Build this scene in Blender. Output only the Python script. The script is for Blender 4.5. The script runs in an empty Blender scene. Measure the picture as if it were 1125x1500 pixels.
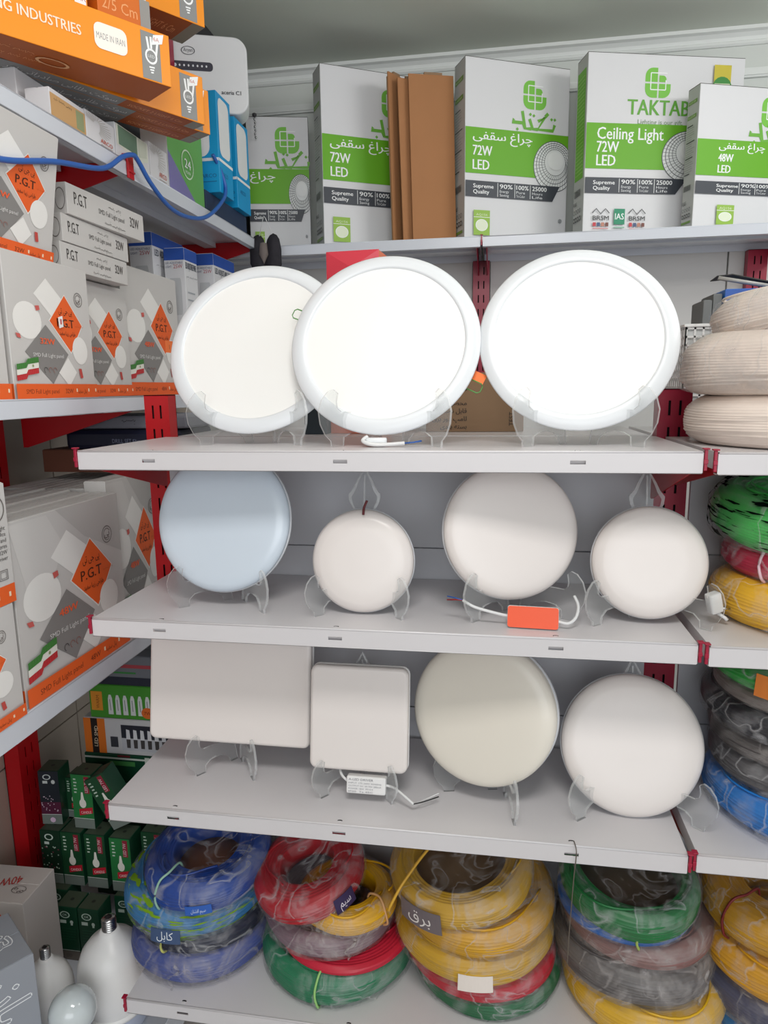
import bpy, bmesh, math, random, unicodedata
from math import sin, cos, pi, radians as RAD
from mathutils import Vector, Matrix, noise

random.seed(7)
SC = bpy.context.scene
COL = SC.collection

# ------------------------------------------------------------------ camera
cam_d = bpy.data.cameras.new('camera')
cam_d.sensor_fit = 'VERTICAL'
cam_d.sensor_height = 36.0
cam_d.lens = 1008.9 * 36.0 / 1500.0
cam_d.clip_start = 0.02
cam = bpy.data.objects.new('camera', cam_d)
COL.objects.link(cam)
_r = Vector((0.98726979, 0.15850336, -0.01323037))
_u = Vector((-0.01535258, 0.17775788, 0.98395449))
_w = Vector((-0.1583119, 0.97122542, -0.17792842))
cam.matrix_world = Matrix(((_r.x, _u.x, -_w.x, 0.6925), (_r.y, _u.y, -_w.y, -1.0552),
                           (_r.z, _u.z, -_w.z, 1.5), (0, 0, 0, 1)))
SC.camera = cam

# ------------------------------------------------------------------ world and light
world = bpy.data.worlds.new('world')
SC.world = world
world.use_nodes = True
_bg = world.node_tree.nodes['Background']
_bg.inputs[0].default_value = (0.90, 0.94, 1.0, 1)
_bg.inputs[1].default_value = 0.72

def area(name, loc, aim, sx, sy, power, color=(1, 1, 1)):
    d = bpy.data.lights.new(name, 'AREA')
    d.shape = 'RECTANGLE'; d.size = sx; d.size_y = sy
    d.energy = power; d.color = color
    o = bpy.data.objects.new(name, d); COL.objects.link(o)
    o.location = loc
    o.rotation_euler = (Vector(aim) - Vector(loc)).to_track_quat('-Z', 'Y').to_euler()
    return o

area('ceiling_lamp_light', (0.75, -1.0, 2.62), (0.70, -0.35, 1.2), 0.7, 0.4, 15, (1.0, 0.975, 0.95))
area('side_fill_light', (2.1, 0.25, 2.62), (0.45, 0.55, 1.6), 0.9, 0.5, 15, (1.0, 0.985, 0.965))  # unseen fill added to brighten the high-shelf and left cartons
area('shop_window_light', (1.1, -3.6, 1.9), (0.4, 0.6, 1.9), 2.6, 1.8, 36, (0.95, 0.975, 1.0))
SC.view_settings.view_transform = 'Standard'
SC.view_settings.look = 'None'
SC.view_settings.exposure = 0.12
SC.view_settings.gamma = 1.0
SC.view_settings.use_curve_mapping = False

# ------------------------------------------------------------------ materials
def lin(c):
    return tuple((x / 255 / 12.92) if x / 255 <= 0.04045 else ((x / 255 + 0.055) / 1.055) ** 2.4 for x in c)

MATS = {}
def mat(name, rgb, rough=0.5, metal=0.0, var=0.0, scale=6.0, bump=0.0, coat=0.0, spec=0.5):
    if name in MATS: return MATS[name]
    m = bpy.data.materials.new(name); m.use_nodes = True
    nt = m.node_tree; b = nt.nodes['Principled BSDF']
    c = lin(rgb)
    b.inputs['Base Color'].default_value = (*c, 1)
    b.inputs['Roughness'].default_value = rough
    b.inputs['Metallic'].default_value = metal
    b.inputs['Specular IOR Level'].default_value = spec
    if coat: b.inputs['Coat Weight'].default_value = coat; b.inputs['Coat Roughness'].default_value = 0.08
    if var or bump:
        tc = nt.nodes.new('ShaderNodeTexCoord')
        nz = nt.nodes.new('ShaderNodeTexNoise'); nz.inputs['Scale'].default_value = scale
        nz.inputs['Detail'].default_value = 4
        nt.links.new(tc.outputs['Object'], nz.inputs['Vector'])
        if var:
            mx = nt.nodes.new('ShaderNodeMix'); mx.data_type = 'RGBA'
            mx.inputs[6].default_value = (*[max(0, x * (1 - var)) for x in c], 1)
            mx.inputs[7].default_value = (*[min(1, x * (1 + var)) for x in c], 1)
            nt.links.new(nz.outputs['Fac'], mx.inputs[0])
            nt.links.new(mx.outputs[2], b.inputs['Base Color'])
        if bump:
            bp = nt.nodes.new('ShaderNodeBump'); bp.inputs['Strength'].default_value = bump
            bp.inputs['Distance'].default_value = 0.002
            nt.links.new(nz.outputs['Fac'], bp.inputs['Height'])
            nt.links.new(bp.outputs['Normal'], b.inputs['Normal'])
    MATS[name] = m
    return m

def clear_mat(name, tint, base, edge, rough=0.06):
    """clear acrylic: see-through, brighter and shinier towards grazing angles"""
    m = bpy.data.materials.new(name); m.use_nodes = True
    nt = m.node_tree; nt.nodes.clear()
    out = nt.nodes.new('ShaderNodeOutputMaterial')
    tr = nt.nodes.new('ShaderNodeBsdfTransparent'); tr.inputs[0].default_value = (*tint, 1)
    pb = nt.nodes.new('ShaderNodeBsdfPrincipled')
    pb.inputs['Base Color'].default_value = (0.85, 0.86, 0.86, 1); pb.inputs['Roughness'].default_value = rough
    lw = nt.nodes.new('ShaderNodeLayerWeight'); lw.inputs['Blend'].default_value = 0.25
    mr = nt.nodes.new('ShaderNodeMapRange')
    mr.inputs['To Min'].default_value = base; mr.inputs['To Max'].default_value = edge
    mx = nt.nodes.new('ShaderNodeMixShader')
    nt.links.new(lw.outputs['Facing'], mr.inputs['Value'])
    nt.links.new(mr.outputs[0], mx.inputs[0])
    nt.links.new(tr.outputs[0], mx.inputs[1]); nt.links.new(pb.outputs[0], mx.inputs[2])
    nt.links.new(mx.outputs[0], out.inputs[0])
    MATS[name] = m
    return m

def film_mat(name, rgb=(225, 225, 228), lo=0.05, hi=0.55, scale=9.0, ink=None):
    """crinkled packing film: thin see-through plastic with milky creases and painted fold highlights"""
    m = bpy.data.materials.new(name); m.use_nodes = True
    nt = m.node_tree; nt.nodes.clear()
    out = nt.nodes.new('ShaderNodeOutputMaterial')
    tr = nt.nodes.new('ShaderNodeBsdfTransparent'); tr.inputs[0].default_value = (0.97, 0.97, 0.97, 1)
    pb = nt.nodes.new('ShaderNodeBsdfPrincipled')
    pb.inputs['Base Color'].default_value = (*lin(rgb), 1); pb.inputs['Roughness'].default_value = 0.16
    tc = nt.nodes.new('ShaderNodeTexCoord')
    nz = nt.nodes.new('ShaderNodeTexNoise'); nz.inputs['Scale'].default_value = scale
    nz.inputs['Detail'].default_value = 6; nz.inputs['Distortion'].default_value = 1.6
    nz.inputs['Roughness'].default_value = 0.65
    nt.links.new(tc.outputs['Object'], nz.inputs['Vector'])
    cr = nt.nodes.new('ShaderNodeValToRGB')
    e = cr.color_ramp.elements
    e[0].position = 0.47; e[0].color = (lo,) * 3 + (1,)
    e[1].position = 0.80; e[1].color = (hi,) * 3 + (1,)
    nt.links.new(nz.outputs['Fac'], cr.inputs[0])
    # fold highlights painted as sharp milky lines: a thin band round the mid value of a second, stretched noise
    n3 = nt.nodes.new('ShaderNodeTexNoise'); n3.inputs['Scale'].default_value = scale * 1.1; n3.inputs['Detail'].default_value = 2; n3.inputs['Distortion'].default_value = 0.9
    nt.links.new(tc.outputs['Object'], n3.inputs['Vector'])
    c3 = nt.nodes.new('ShaderNodeValToRGB'); c3.color_ramp.elements.new(0.5)
    for i, (ps, v) in enumerate(((0.455, 0.0), (0.5, 0.34), (0.525, 0.0))):
        c3.color_ramp.elements[i].position = ps; c3.color_ramp.elements[i].color = (v, v, v, 1)
    nt.links.new(n3.outputs['Fac'], c3.inputs[0])
    am = nt.nodes.new('ShaderNodeMath'); am.operation = 'MAXIMUM'
    nt.links.new(cr.outputs[0], am.inputs[0]); nt.links.new(c3.outputs[0], am.inputs[1])
    bp = nt.nodes.new('ShaderNodeBump'); bp.inputs['Strength'].default_value = 0.7; bp.inputs['Distance'].default_value = 0.005
    nt.links.new(nz.outputs['Fac'], bp.inputs['Height']); nt.links.new(bp.outputs[0], pb.inputs['Normal'])
    mx = nt.nodes.new('ShaderNodeMixShader')
    nt.links.new(am.outputs[0], mx.inputs[0])
    nt.links.new(tr.outputs[0], mx.inputs[1]); nt.links.new(pb.outputs[0], mx.inputs[2])
    last = mx
    if ink:
        ib = nt.nodes.new('ShaderNodeBsdfDiffuse'); ib.inputs[0].default_value = (*lin(ink), 1)
        mp = nt.nodes.new('ShaderNodeMapping'); mp.inputs['Scale'].default_value = (12, 12, 130)
        n2 = nt.nodes.new('ShaderNodeTexNoise'); n2.inputs['Scale'].default_value = 1.6; n2.inputs['Detail'].default_value = 5
        nt.links.new(tc.outputs['Object'], mp.inputs[0]); nt.links.new(mp.outputs[0], n2.inputs['Vector'])
        c2 = nt.nodes.new('ShaderNodeValToRGB')
        c2.color_ramp.elements[0].position = 0.56; c2.color_ramp.elements[0].color = (0, 0, 0, 1)
        c2.color_ramp.elements[1].position = 0.60; c2.color_ramp.elements[1].color = (1, 1, 1, 1)
        nt.links.new(n2.outputs['Fac'], c2.inputs[0])
        m2 = nt.nodes.new('ShaderNodeMixShader')
        nt.links.new(c2.outputs[0], m2.inputs[0]); nt.links.new(mx.outputs[0], m2.inputs[1]); nt.links.new(ib.outputs[0], m2.inputs[2])
        last = m2
    nt.links.new(last.outputs[0], out.inputs[0])
    MATS[name] = m
    return m

M_STEEL = mat('white_enamelled_steel', (214, 211, 213), 0.32, var=0.03, scale=3)
M_STEEL_U = mat('cool_white_enamelled_steel', (212, 216, 224), 0.25, var=0.03, scale=3)
M_PANEL = mat('grey_white_back_panel', (200, 201, 206), 0.5, var=0.03, scale=2)
M_WALLP = mat('warm_white_wall_panel', (208, 206, 203), 0.5, var=0.03, scale=2)
M_RED = mat('red_enamelled_steel', (182, 10, 22), 0.35, var=0.06, scale=8)
M_MAROON = mat('crimson_enamelled_steel', (158, 16, 52), 0.35, var=0.06, scale=8)
M_HOLE = mat('hole_shade_and_contact_black', (18, 10, 12), 0.9)  # near-black standing in for shade in holes; also the cap contact
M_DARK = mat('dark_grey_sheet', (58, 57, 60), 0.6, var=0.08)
M_CEIL = mat('ceiling_paint', (222, 227, 216), 0.8, var=0.04, scale=1.2)
M_WALL = mat('white_wall_paint', (212, 216, 211), 0.7, var=0.02)
M_TRIM = mat('white_gypsum', (226, 229, 226), 0.6)
M_TILE = mat('beige_glazed_tile', (176, 163, 150), 0.28, var=0.05, scale=5)
M_GROUT = mat('tile_grout', (140, 130, 120), 0.9)
M_FLOOR = mat('pale_floor_tile', (196, 190, 184), 0.5, var=0.06)
M_WHITE = mat('white_lamp_plastic', (232, 231, 230), 0.33, spec=0.5)
M_DIFF = mat('opal_diffuser', (230, 223, 219), 0.28, spec=0.5)
M_PDIFF = mat('opal_panel', (244, 243, 240), 0.3)
M_DIFFB = mat('opal_diffuser_cool', (208, 219, 230), 0.22, spec=0.6)  # blue reflection on the left lamp put into its base colour
M_DIFFY = mat('opal_diffuser_cream', (230, 224, 212), 0.3)
M_TRAY = mat('lamp_tray_grey_white', (206, 208, 212), 0.3)
M_RIM = mat('lamp_rim_white', (226, 229, 232), 0.3)
M_SILVER = mat('bright_metal', (200, 200, 200), 0.25, metal=1.0)
M_ACRYL = clear_mat('clear_acrylic', (0.95, 0.955, 0.955), 0.03, 0.40)
M_ACRYE = clear_mat('clear_acrylic_edge', (0.93, 0.935, 0.935), 0.30, 0.70)
M_CARD = mat('brown_cardboard', (172, 120, 78), 0.8, var=0.07, scale=9)
M_CARD2 = mat('dull_cardboard', (148, 120, 92), 0.8, var=0.07, scale=9)
M_CARDW = mat('white_carton', (222, 222, 224), 0.5, var=0.015)
M_CARDG = mat('grey_carton_side', (188, 189, 186), 0.55, var=0.02)
M_PGT = mat('pale_grey_carton', (205, 202, 199), 0.45, var=0.015)
M_ORANGE = mat('orange_carton', (244, 148, 22), 0.42, var=0.02)
M_ORANGED = mat('orange_brown_carton', (214, 108, 24), 0.45, var=0.03)
M_BLUEC = mat('blue_cable_sheath', (48, 98, 176), 0.4)
FILM = film_mat('clear_film', (225, 225, 228), 0.03, 0.42, 11)
FILM_MILK = film_mat('milky_film', (214, 208, 206), 0.10, 0.62, 9)
FILM_SMOKE = film_mat('smoky_film', (150, 130, 110), 0.42, 0.72, 7)
FILM_INK = film_mat('printed_film', (220, 225, 222), 0.06, 0.40, 9, ink=(12, 18, 16))
FILM_GREEN = film_mat('film_with_green_print', (214, 224, 224), 0.05, 0.42, 8, ink=(120, 160, 40))

def ink(rgb, rough=0.5):
    return mat('ink_%d_%d_%d' % tuple(rgb), rgb, rough)

# ------------------------------------------------------------------ mesh building
class MB:
    def __init__(s): s.v = []; s.f = []; s.mi = []; s.sm = []
    def add(s, vs, fs, mi=0, smooth=False, M=None):
        n = len(s.v)
        s.v += [tuple(M @ Vector(p)) if M is not None else tuple(p) for p in vs]
        s.f += [tuple(i + n for i in f) for f in fs]
        s.mi += [mi] * len(fs); s.sm += [smooth] * len(fs)
    def box(s, x0, x1, y0, y1, z0, z1, mi=0, M=None):
        vs = [(x, y, z) for z in (z0, z1) for y in (y0, y1) for x in (x0, x1)]
        s.add(vs, [(0, 2, 3, 1), (4, 5, 7, 6), (0, 1, 5, 4), (2, 6, 7, 3), (0, 4, 6, 2), (1, 3, 7, 5)], mi, False, M)
    def prism(s, poly, h0, h1, mi=0, M=None, smooth=False):
        """poly: 2-D outline (x, y), extruded along z from h0 to h1"""
        n = len(poly)
        vs = [(x, y, h0) for x, y in poly] + [(x, y, h1) for x, y in poly]
        fs = [tuple(range(n - 1, -1, -1)), tuple(range(n, 2 * n))]
        s.add(vs, fs, mi, False, M)
        k = len(s.v) - 2 * n
        for i in range(n):
            j = (i + 1) % n
            s.f.append((k + i, k + j, k + n + j, k + n + i)); s.mi.append(mi); s.sm.append(smooth)
    def lathe(s, prof, seg=64, mi=0, M=None, closed=False, fn=None, smooth=True):
        """prof: (r, z) points turned about z"""
        n = len(prof); vs = []
        for k in range(seg):
            a = 2 * pi * k / seg
            for j, (r, z) in enumerate(prof):
                if fn: r, z = fn(a, j, r, z)
                vs.append((r * cos(a), r * sin(a), z))
        fs = []
        m = n if closed else n - 1
        for k in range(seg):
            k2 = (k + 1) % seg
            for j in range(m):
                j2 = (j + 1) % n
                fs.append((k * n + j, k2 * n + j, k2 * n + j2, k * n + j2))
        s.add(vs, fs, mi, smooth, M)
    def tube(s, path, r, seg=8, mi=0, M=None, cap=True):
        P = [Vector(p) for p in path]; vs = []; fs = []
        up = Vector((0.13, 0.21, 0.97))
        for i, p in enumerate(P):
            t = (P[min(i + 1, len(P) - 1)] - P[max(i - 1, 0)]).normalized()
            a = t.cross(up)
            if a.length < 1e-3: a = t.cross(Vector((1, 0, 0)))
            a.normalize(); b = t.cross(a)
            rr = r[i] if isinstance(r, (list, tuple)) else r
            for k in range(seg):
                an = 2 * pi * k / seg
                vs.append(p + a * (rr * cos(an)) + b * (rr * sin(an)))
        for i in range(len(P) - 1):
            for k in range(seg):
                k2 = (k + 1) % seg
                fs.append((i * seg + k, i * seg + k2, (i + 1) * seg + k2, (i + 1) * seg + k))
        if cap:
            fs.append(tuple(range(seg - 1, -1, -1)))
            fs.append(tuple((len(P) - 1) * seg + k for k in range(seg)))
        s.add(vs, fs, mi, True, M)
    def build(s, name, mats, parent=None, bevel=0.0, loc=None, seg=2, rot=None):
        me = bpy.data.meshes.new(name)
        me.from_pydata(s.v, [], s.f)
        for m in (mats if isinstance(mats, (list, tuple)) else [mats]): me.materials.append(m)
        me.polygons.foreach_set('material_index', s.mi)
        me.polygons.foreach_set('use_smooth', s.sm)
        bm = bmesh.new(); bm.from_mesh(me); bmesh.ops.recalc_face_normals(bm, faces=bm.faces); bm.to_mesh(me); bm.free()
        me.update()
        o = bpy.data.objects.new(name, me); COL.objects.link(o)
        if parent: o.parent = parent
        if loc: o.location = loc
        if rot: o.rotation_euler = rot
        if bevel:
            b = o.modifiers.new('bevel', 'BEVEL'); b.width = bevel; b.segments = seg; b.limit_method = 'ANGLE'; b.angle_limit = RAD(40)
        return o

def tag(o, label, cat, group=None, kind=None):
    o['label'] = label; o['category'] = cat
    if group: o['group'] = group
    if kind: o['kind'] = kind
    return o

def thing(name, label, cat, loc=(0, 0, 0), rot=(0, 0, 0), group=None):
    o = bpy.data.objects.new(name, None); COL.objects.link(o)
    o.empty_display_size = 0.03
    o.location = loc; o.rotation_euler = rot
    return tag(o, label, cat, group)

def struct(o):
    o['kind'] = 'structure'; return o

def smooth_path(pts, n=8):
    """Catmull-Rom through pts"""
    P = [Vector(p) for p in pts]; out = []
    for i in range(len(P) - 1):
        p0, p1, p2, p3 = P[max(i - 1, 0)], P[i], P[i + 1], P[min(i + 2, len(P) - 1)]
        for k in range(n):
            t = k / n
            out.append(0.5 * (2 * p1 + (p2 - p0) * t + (2 * p0 - 5 * p1 + 4 * p2 - p3) * t * t + (3 * p1 - p0 - 3 * p2 + p3) * t ** 3))
    out.append(P[-1]); return out

def rrect(x0, x1, y0, y1, r, n=5):
    out = []
    for cx, cy, a0 in ((x1 - r, y1 - r, 0), (x0 + r, y1 - r, 90), (x0 + r, y0 + r, 180), (x1 - r, y0 + r, 270)):
        for k in range(n + 1):
            a = RAD(a0 + 90 * k / n); out.append((cx + r * cos(a), cy + r * sin(a)))
    return out

# ------------------------------------------------------------------ flat print: lettering and shapes on a face
_AR = {'ا': 'ALEF', 'ب': 'BEH', 'پ': 'PEH', 'ت': 'TEH', 'ج': 'JEEM', 'چ': 'TCHEH', 'ح': 'HAH', 'خ': 'KHAH', 'د': 'DAL',
       'ر': 'REH', 'ز': 'ZAIN', 'س': 'SEEN', 'ش': 'SHEEN', 'ط': 'TAH', 'غ': 'GHAIN', 'ف': 'FEH', 'ق': 'QAF', 'ک': 'KEHEH',
       'گ': 'GAF', 'ل': 'LAM', 'م': 'MEEM', 'ن': 'NOON', 'و': 'WAW', 'ه': 'HEH', 'ی': 'FARSI YEH', 'ص': 'SAD', 'ع': 'AIN', 'ض': 'DAD'}
_NOJOIN = set('اد رزو')
def persian(s):
    out = []
    for i, ch in enumerate(s):
        if ch not in _AR: out.append(ch); continue
        pj = i > 0 and s[i - 1] in _AR and s[i - 1] not in _NOJOIN
        nj = i + 1 < len(s) and s[i + 1] in _AR and ch not in _NOJOIN
        form = 'MEDIAL' if pj and nj else 'FINAL' if pj else 'INITIAL' if nj else 'ISOLATED'
        try: out.append(unicodedata.lookup('ARABIC LETTER %s %s FORM' % (_AR[ch], form)))
        except KeyError: out.append(ch)
    return ''.join(reversed(out))

_TXT = {}
def text_mesh(s):
    if s not in _TXT:
        c = bpy.data.curves.new('lettering', 'FONT'); c.body = s; c.resolution_u = 2; c.size = 1.0
        o = bpy.data.objects.new('lettering', c)
        me = bpy.data.meshes.new_from_object(o)
        vs = [(v.co.x, v.co.y) for v in me.vertices]; fs = [tuple(p.vertices) for p in me.polygons]
        bpy.data.objects.remove(o); bpy.data.curves.remove(c); bpy.data.meshes.remove(me)
        _TXT[s] = (vs, fs)
    return _TXT[s]

class Print:
    """flat print on a face of w x h metres; coordinates 0..1 across and up; later layers lie a hair prouder"""
    def __init__(s, w, h): s.w = w; s.h = h; s.items = []; s.layer = 0
    def poly(s, pts, rgb, abs_=False):
        P = [(u, v) if abs_ else (min(max(u, 0.002), 0.998) * s.w, min(max(v, 0.001), 0.999) * s.h) for u, v in pts]
        s.items.append((P, [tuple(range(len(P)))], rgb, s.layer)); s.layer += 1; return s
    def rect(s, u0, u1, v0, v1, rgb): return s.poly([(u0, v0), (u1, v0), (u1, v1), (u0, v1)], rgb)
    def ell(s, u, v, ru, rv, rgb, n=28):
        return s.poly([(u + ru * cos(2 * pi * k / n), v + rv * sin(2 * pi * k / n)) for k in range(n)], rgb)
    def ring(s, u, v, ru, rv, t, rgb, n=24, a0=0, a1=360):
        vs = []; fs = []
        for k in range(n + 1):
            a = RAD(a0 + (a1 - a0) * k / n)
            for q in (1, 1 - t): vs.append((min(max(u + ru * q * cos(a), 0.002), 0.998) * s.w, min(max(v + rv * q * sin(a), 0.001), 0.999) * s.h))
        for k in range(n): fs.append((2 * k, 2 * k + 2, 2 * k + 3, 2 * k + 1))
        s.items.append((vs, fs, rgb, s.layer)); s.layer += 1; return s
    def line(s, pts, t, rgb):
        """polyline of thickness t metres"""
        P = [Vector((min(max(u, 0.002), 0.998) * s.w, min(max(v, 0.001), 0.999) * s.h)) for u, v in pts]; vs = []; fs = []
        for i in range(len(P)):
            d = (P[min(i + 1, len(P) - 1)] - P[max(i - 1, 0)])
            d = d.normalized() if d.length else Vector((1, 0)); n = Vector((-d.y, d.x)) * t / 2
            vs += [tuple(P[i] + n), tuple(P[i] - n)]
        for i in range(len(P) - 1): fs.append((2 * i, 2 * i + 1, 2 * i + 3, 2 * i + 2))
        s.items.append((vs, fs, rgb, s.layer)); s.layer += 1; return s
    def text(s, txt, u, v, h, rgb, w=None, rot=0, fa=False, align='l', bold=0):
        """cap height h metres, optional total width w metres; (u, v) left baseline (or centre / right)"""
        vs, fs = text_mesh(persian(txt) if fa else txt)
        if not vs: return s
        x0 = min(p[0] for p in vs); x1 = max(p[0] for p in vs)
        ky = h / 0.70; kx = ky if w is None else w / max(1e-6, x1 - x0)
        W = (x1 - x0) * kx
        off = {'l': 0, 'c': -W / 2, 'r': -W}[align]
        c, sn = cos(RAD(rot)), sin(RAD(rot)); out = []
        offs = [(0, 0)] if not bold else [(0, 0), (bold, 0)]
        V = []; F = []
        for dx, dy in offs:
            n = len(V)
            for x, y in vs:
                X = (x - x0) * kx + off + dx; Y = y * ky + dy
                V.append((u * s.w + X * c - Y * sn, v * s.h + X * sn + Y * c))
            F += [tuple(i + n for i in f) for f in fs]
            if bold:
                s.items.append((V[n:], [tuple(i - n for i in f) for f in F[-len(fs):]], rgb, s.layer)); s.layer += 1
        if not bold:
            s.items.append((V, F, rgb, s.layer)); s.layer += 1
        return s
    def scribble(s, u0, u1, v, h, rgb, seed=0):
        """a run of handwriting-like joined script"""
        rnd = random.Random(seed); u = u0; step = h * 0.55 / s.w
        while u < u1 - step:
            n = rnd.randint(3, 7); pts = []
            for k in range(n * 2):
                pts.append((u, v + (rnd.uniform(-0.15, 0.5) if k % 2 else rnd.uniform(-0.5, 0.1)) * h / s.h)); u += step * 0.5
            s.line(pts, h * 0.13, rgb)
            if rnd.random() < 0.7: s.ell(u - step, v + rnd.choice((-0.8, 0.8)) * h / s.h, h * 0.1 / s.w, h * 0.1 / s.h, rgb, 6)
            u += step * rnd.uniform(0.5, 1.0)
        return s
    def build(s, name, parent, face, dims, eps=0.0005):
        w, d, h = dims
        O, U, V, N = {
            'front': ((-w / 2, -d / 2, 0), (1, 0, 0), (0, 0, 1), (0, -1, 0)),
            'left': ((-w / 2, d / 2, 0), (0, -1, 0), (0, 0, 1), (-1, 0, 0)),
            'right': ((w / 2, -d / 2, 0), (0, 1, 0), (0, 0, 1), (1, 0, 0)),
            'top': ((-w / 2, -d / 2, h), (1, 0, 0), (0, 1, 0), (0, 0, 1)),
            'bottom': ((-w / 2, d / 2, 0), (1, 0, 0), (0, -1, 0), (0, 0, -1))}[face]
        O, U, V, N = map(Vector, (O, U, V, N))
        mb = MB(); mats = []; idx = {}
        for vs, fs, rgb, lay in s.items:
            if rgb not in idx: idx[rgb] = len(mats); mats.append(ink(rgb))
            mb.add([O + U * x + V * y + N * (eps + lay * 0.00006) for x, y in vs], fs, idx[rgb])
        me = bpy.data.meshes.new(name); me.from_pydata(mb.v, [], mb.f)
        for m in mats: me.materials.append(m)
        me.polygons.foreach_set('material_index', mb.mi); me.update()
        o = bpy.data.objects.new(name, me); COL.objects.link(o); o.parent = parent
        return o

def carton(name, label, cat, loc, yaw, w, d, h, m=None, group=None, tilt=(0, 0), bev=0.0012, flap=True):
    """closed box: origin at the centre of its base, front towards -y"""
    t = thing(name, label, cat, loc, (tilt[0], tilt[1], yaw), group)
    m = m or M_CARDW
    b = MB(); b.box(-w / 2, w / 2, -d / 2, d / 2, 0, h)
    b.build('carton_body', m, t, bev)
    if flap:
        f = MB(); g = min(w, d) * 0.02 + 0.0006
        f.box(-w / 2 + 0.002, w / 2 - 0.002, -d / 2 + 0.002, -g, h, h + 0.0012); f.box(-w / 2 + 0.002, w / 2 - 0.002, g, d / 2 - 0.002, h, h + 0.0012)
        f.build('top_flap', m, t)
    return t

# ================================================================== the setting
def slab(name, x0, x1, y0, y1, z0, z1, m):
    b = MB(); b.box(x0, x1, y0, y1, z0, z1); return struct(b.build(name, m))

CEIL = 2.68
slab('floor', -0.55, 4.0, -4.5, 1.8, -0.05, 0.0, M_FLOOR)
slab('ceiling', -0.55, 4.0, -4.5, 1.8, CEIL, CEIL + 0.05, M_CEIL)
wall_back = slab('wall_back', -0.55, 4.0, 1.70, 1.80, 0.0, CEIL, M_WALL)
wall_left = slab('wall_left', -0.56, -0.506, -4.5, 1.70, 0.0, CEIL, M_GROUT)
# glazed tiles on the left wall, laid with open joints
TW, TH, JT = 0.30, 0.30, 0.004
_tile = None
for i in range(7):
    for j in range(7):
        y0 = -0.25 + i * TW; z0 = -0.02 + j * TH
        if _tile is None:
            b = MB(); b.box(-0.506, -0.500, JT / 2, TW - JT / 2, JT / 2, TH - JT / 2)
            _tile = b.build('tile', M_TILE, wall_left, 0.001); o = _tile
        else:
            o = _tile.copy(); COL.objects.link(o); o.parent = wall_left
        if y0 + TW > 1.70: o.scale.y = (1.70 - y0) / TW
        if z0 < 0: z0 = 0.0
        o.location = (0, y0, z0)
# dark upper sheet above the left shelf
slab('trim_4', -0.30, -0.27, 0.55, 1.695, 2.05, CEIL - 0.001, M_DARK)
# gypsum cornice under the ceiling: stepped profile
b = MB()
prof = [(1.70, 2.628), (1.693, 2.628), (1.688, 2.634), (1.688, 2.640), (1.693, 2.644), (1.690, 2.654), (1.680, 2.664), (1.668, 2.668), (1.668, 2.6795), (1.70, 2.6795)]
n = len(prof); x0, x1 = -0.27, 4.0
b.add([(x0, y, z) for y, z in prof] + [(x1, y, z) for y, z in prof],
      [tuple(range(n)), tuple(range(2 * n - 1, n - 1, -1))] + [(i, (i + 1) % n, n + (i + 1) % n, n + i) for i in range(n)])
struct(b.build('trim_1', M_TRIM))
# cable trunking along the wall: body and lid
b = MB(); b.box(-0.27, 4.0, 1.688, 1.6995, 2.525, 2.556)
t2 = struct(b.build('trim_2', M_TRIM, None, 0.002))
b = MB(); b.box(-0.27, 4.0, 1.684, 1.688, 2.531, 2.550); b.build('trunking_lid', M_TRIM, t2, 0.001)
# wall rack back sheets behind the high shelf
for i, (x0, x1) in enumerate(((-0.27, 0.597), (0.664, 1.497), (1.503, 2.4))):
    b = MB(); b.box(x0, x1, 1.682, 1.6995, 0.9, 1.965)
    b.build('panel', M_WALLP, wall_back, 0.001)

# ================================================================== racks
def slotted_post(name, label, x0, x1, y0, y1, z0, z1, m, face='-y', pitch=0.05, slot=0.028, zf=None):
    """hollow rack post with two rows of punched slots in its front face"""
    t = thing(name, label, 'post', ((x0 + x1) / 2, (y0 + y1) / 2, z0))
    W = (x1 - x0) if face == '-y' else (y1 - y0); D = (y1 - y0) if face == '-y' else (x1 - x0); H = z1 - z0
    M = Matrix.Identity(4) if face == '-y' else Matrix.Rotation(RAD(90), 4, 'Z')
    b = MB(); th = 0.0018
    b.box(-W / 2, -W / 2 + th, -D / 2 + th, D / 2, 0, H, 0, M); b.box(W / 2 - th, W / 2, -D / 2 + th, D / 2, 0, H, 0, M)
    b.box(-W / 2, W / 2, D / 2 - th, D / 2, 0, H, 0, M); b.box(-W / 2, W / 2, -D / 2, D / 2, H - th, H, 0, M)
    b.build('post_channel', m, t)
    f = MB(); sw = min(0.0045, W * 0.1); c1 = W * 0.16
    for a0, a1 in ((-W / 2, -c1 - sw / 2), (-c1 + sw / 2, c1 - sw / 2), (c1 + sw / 2, W / 2)):
        f.box(a0, a1, -D / 2, -D / 2 + th, 0, H, 0, M)
    z = H - 0.03
    zz = H
    while zz > 0.05:
        lo = max(0.0, zz - (pitch - slot))
        for c in (-c1, c1): f.box(c - sw / 2, c + sw / 2, -D / 2, -D / 2 + th, lo, zz, 0, M)
        zz -= pitch
    f.build('slotted_face', m, t)
    k = MB(); k.box(-W / 2 + 0.004, W / 2 - 0.004, -D / 2 + 0.008, -D / 2 + 0.009, 0.002, H - 0.003, 0, M)
    k.build('post_shade_sheet', M_HOLE, t)  # near-black sheet in place of the shade inside the post
    return t

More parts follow.
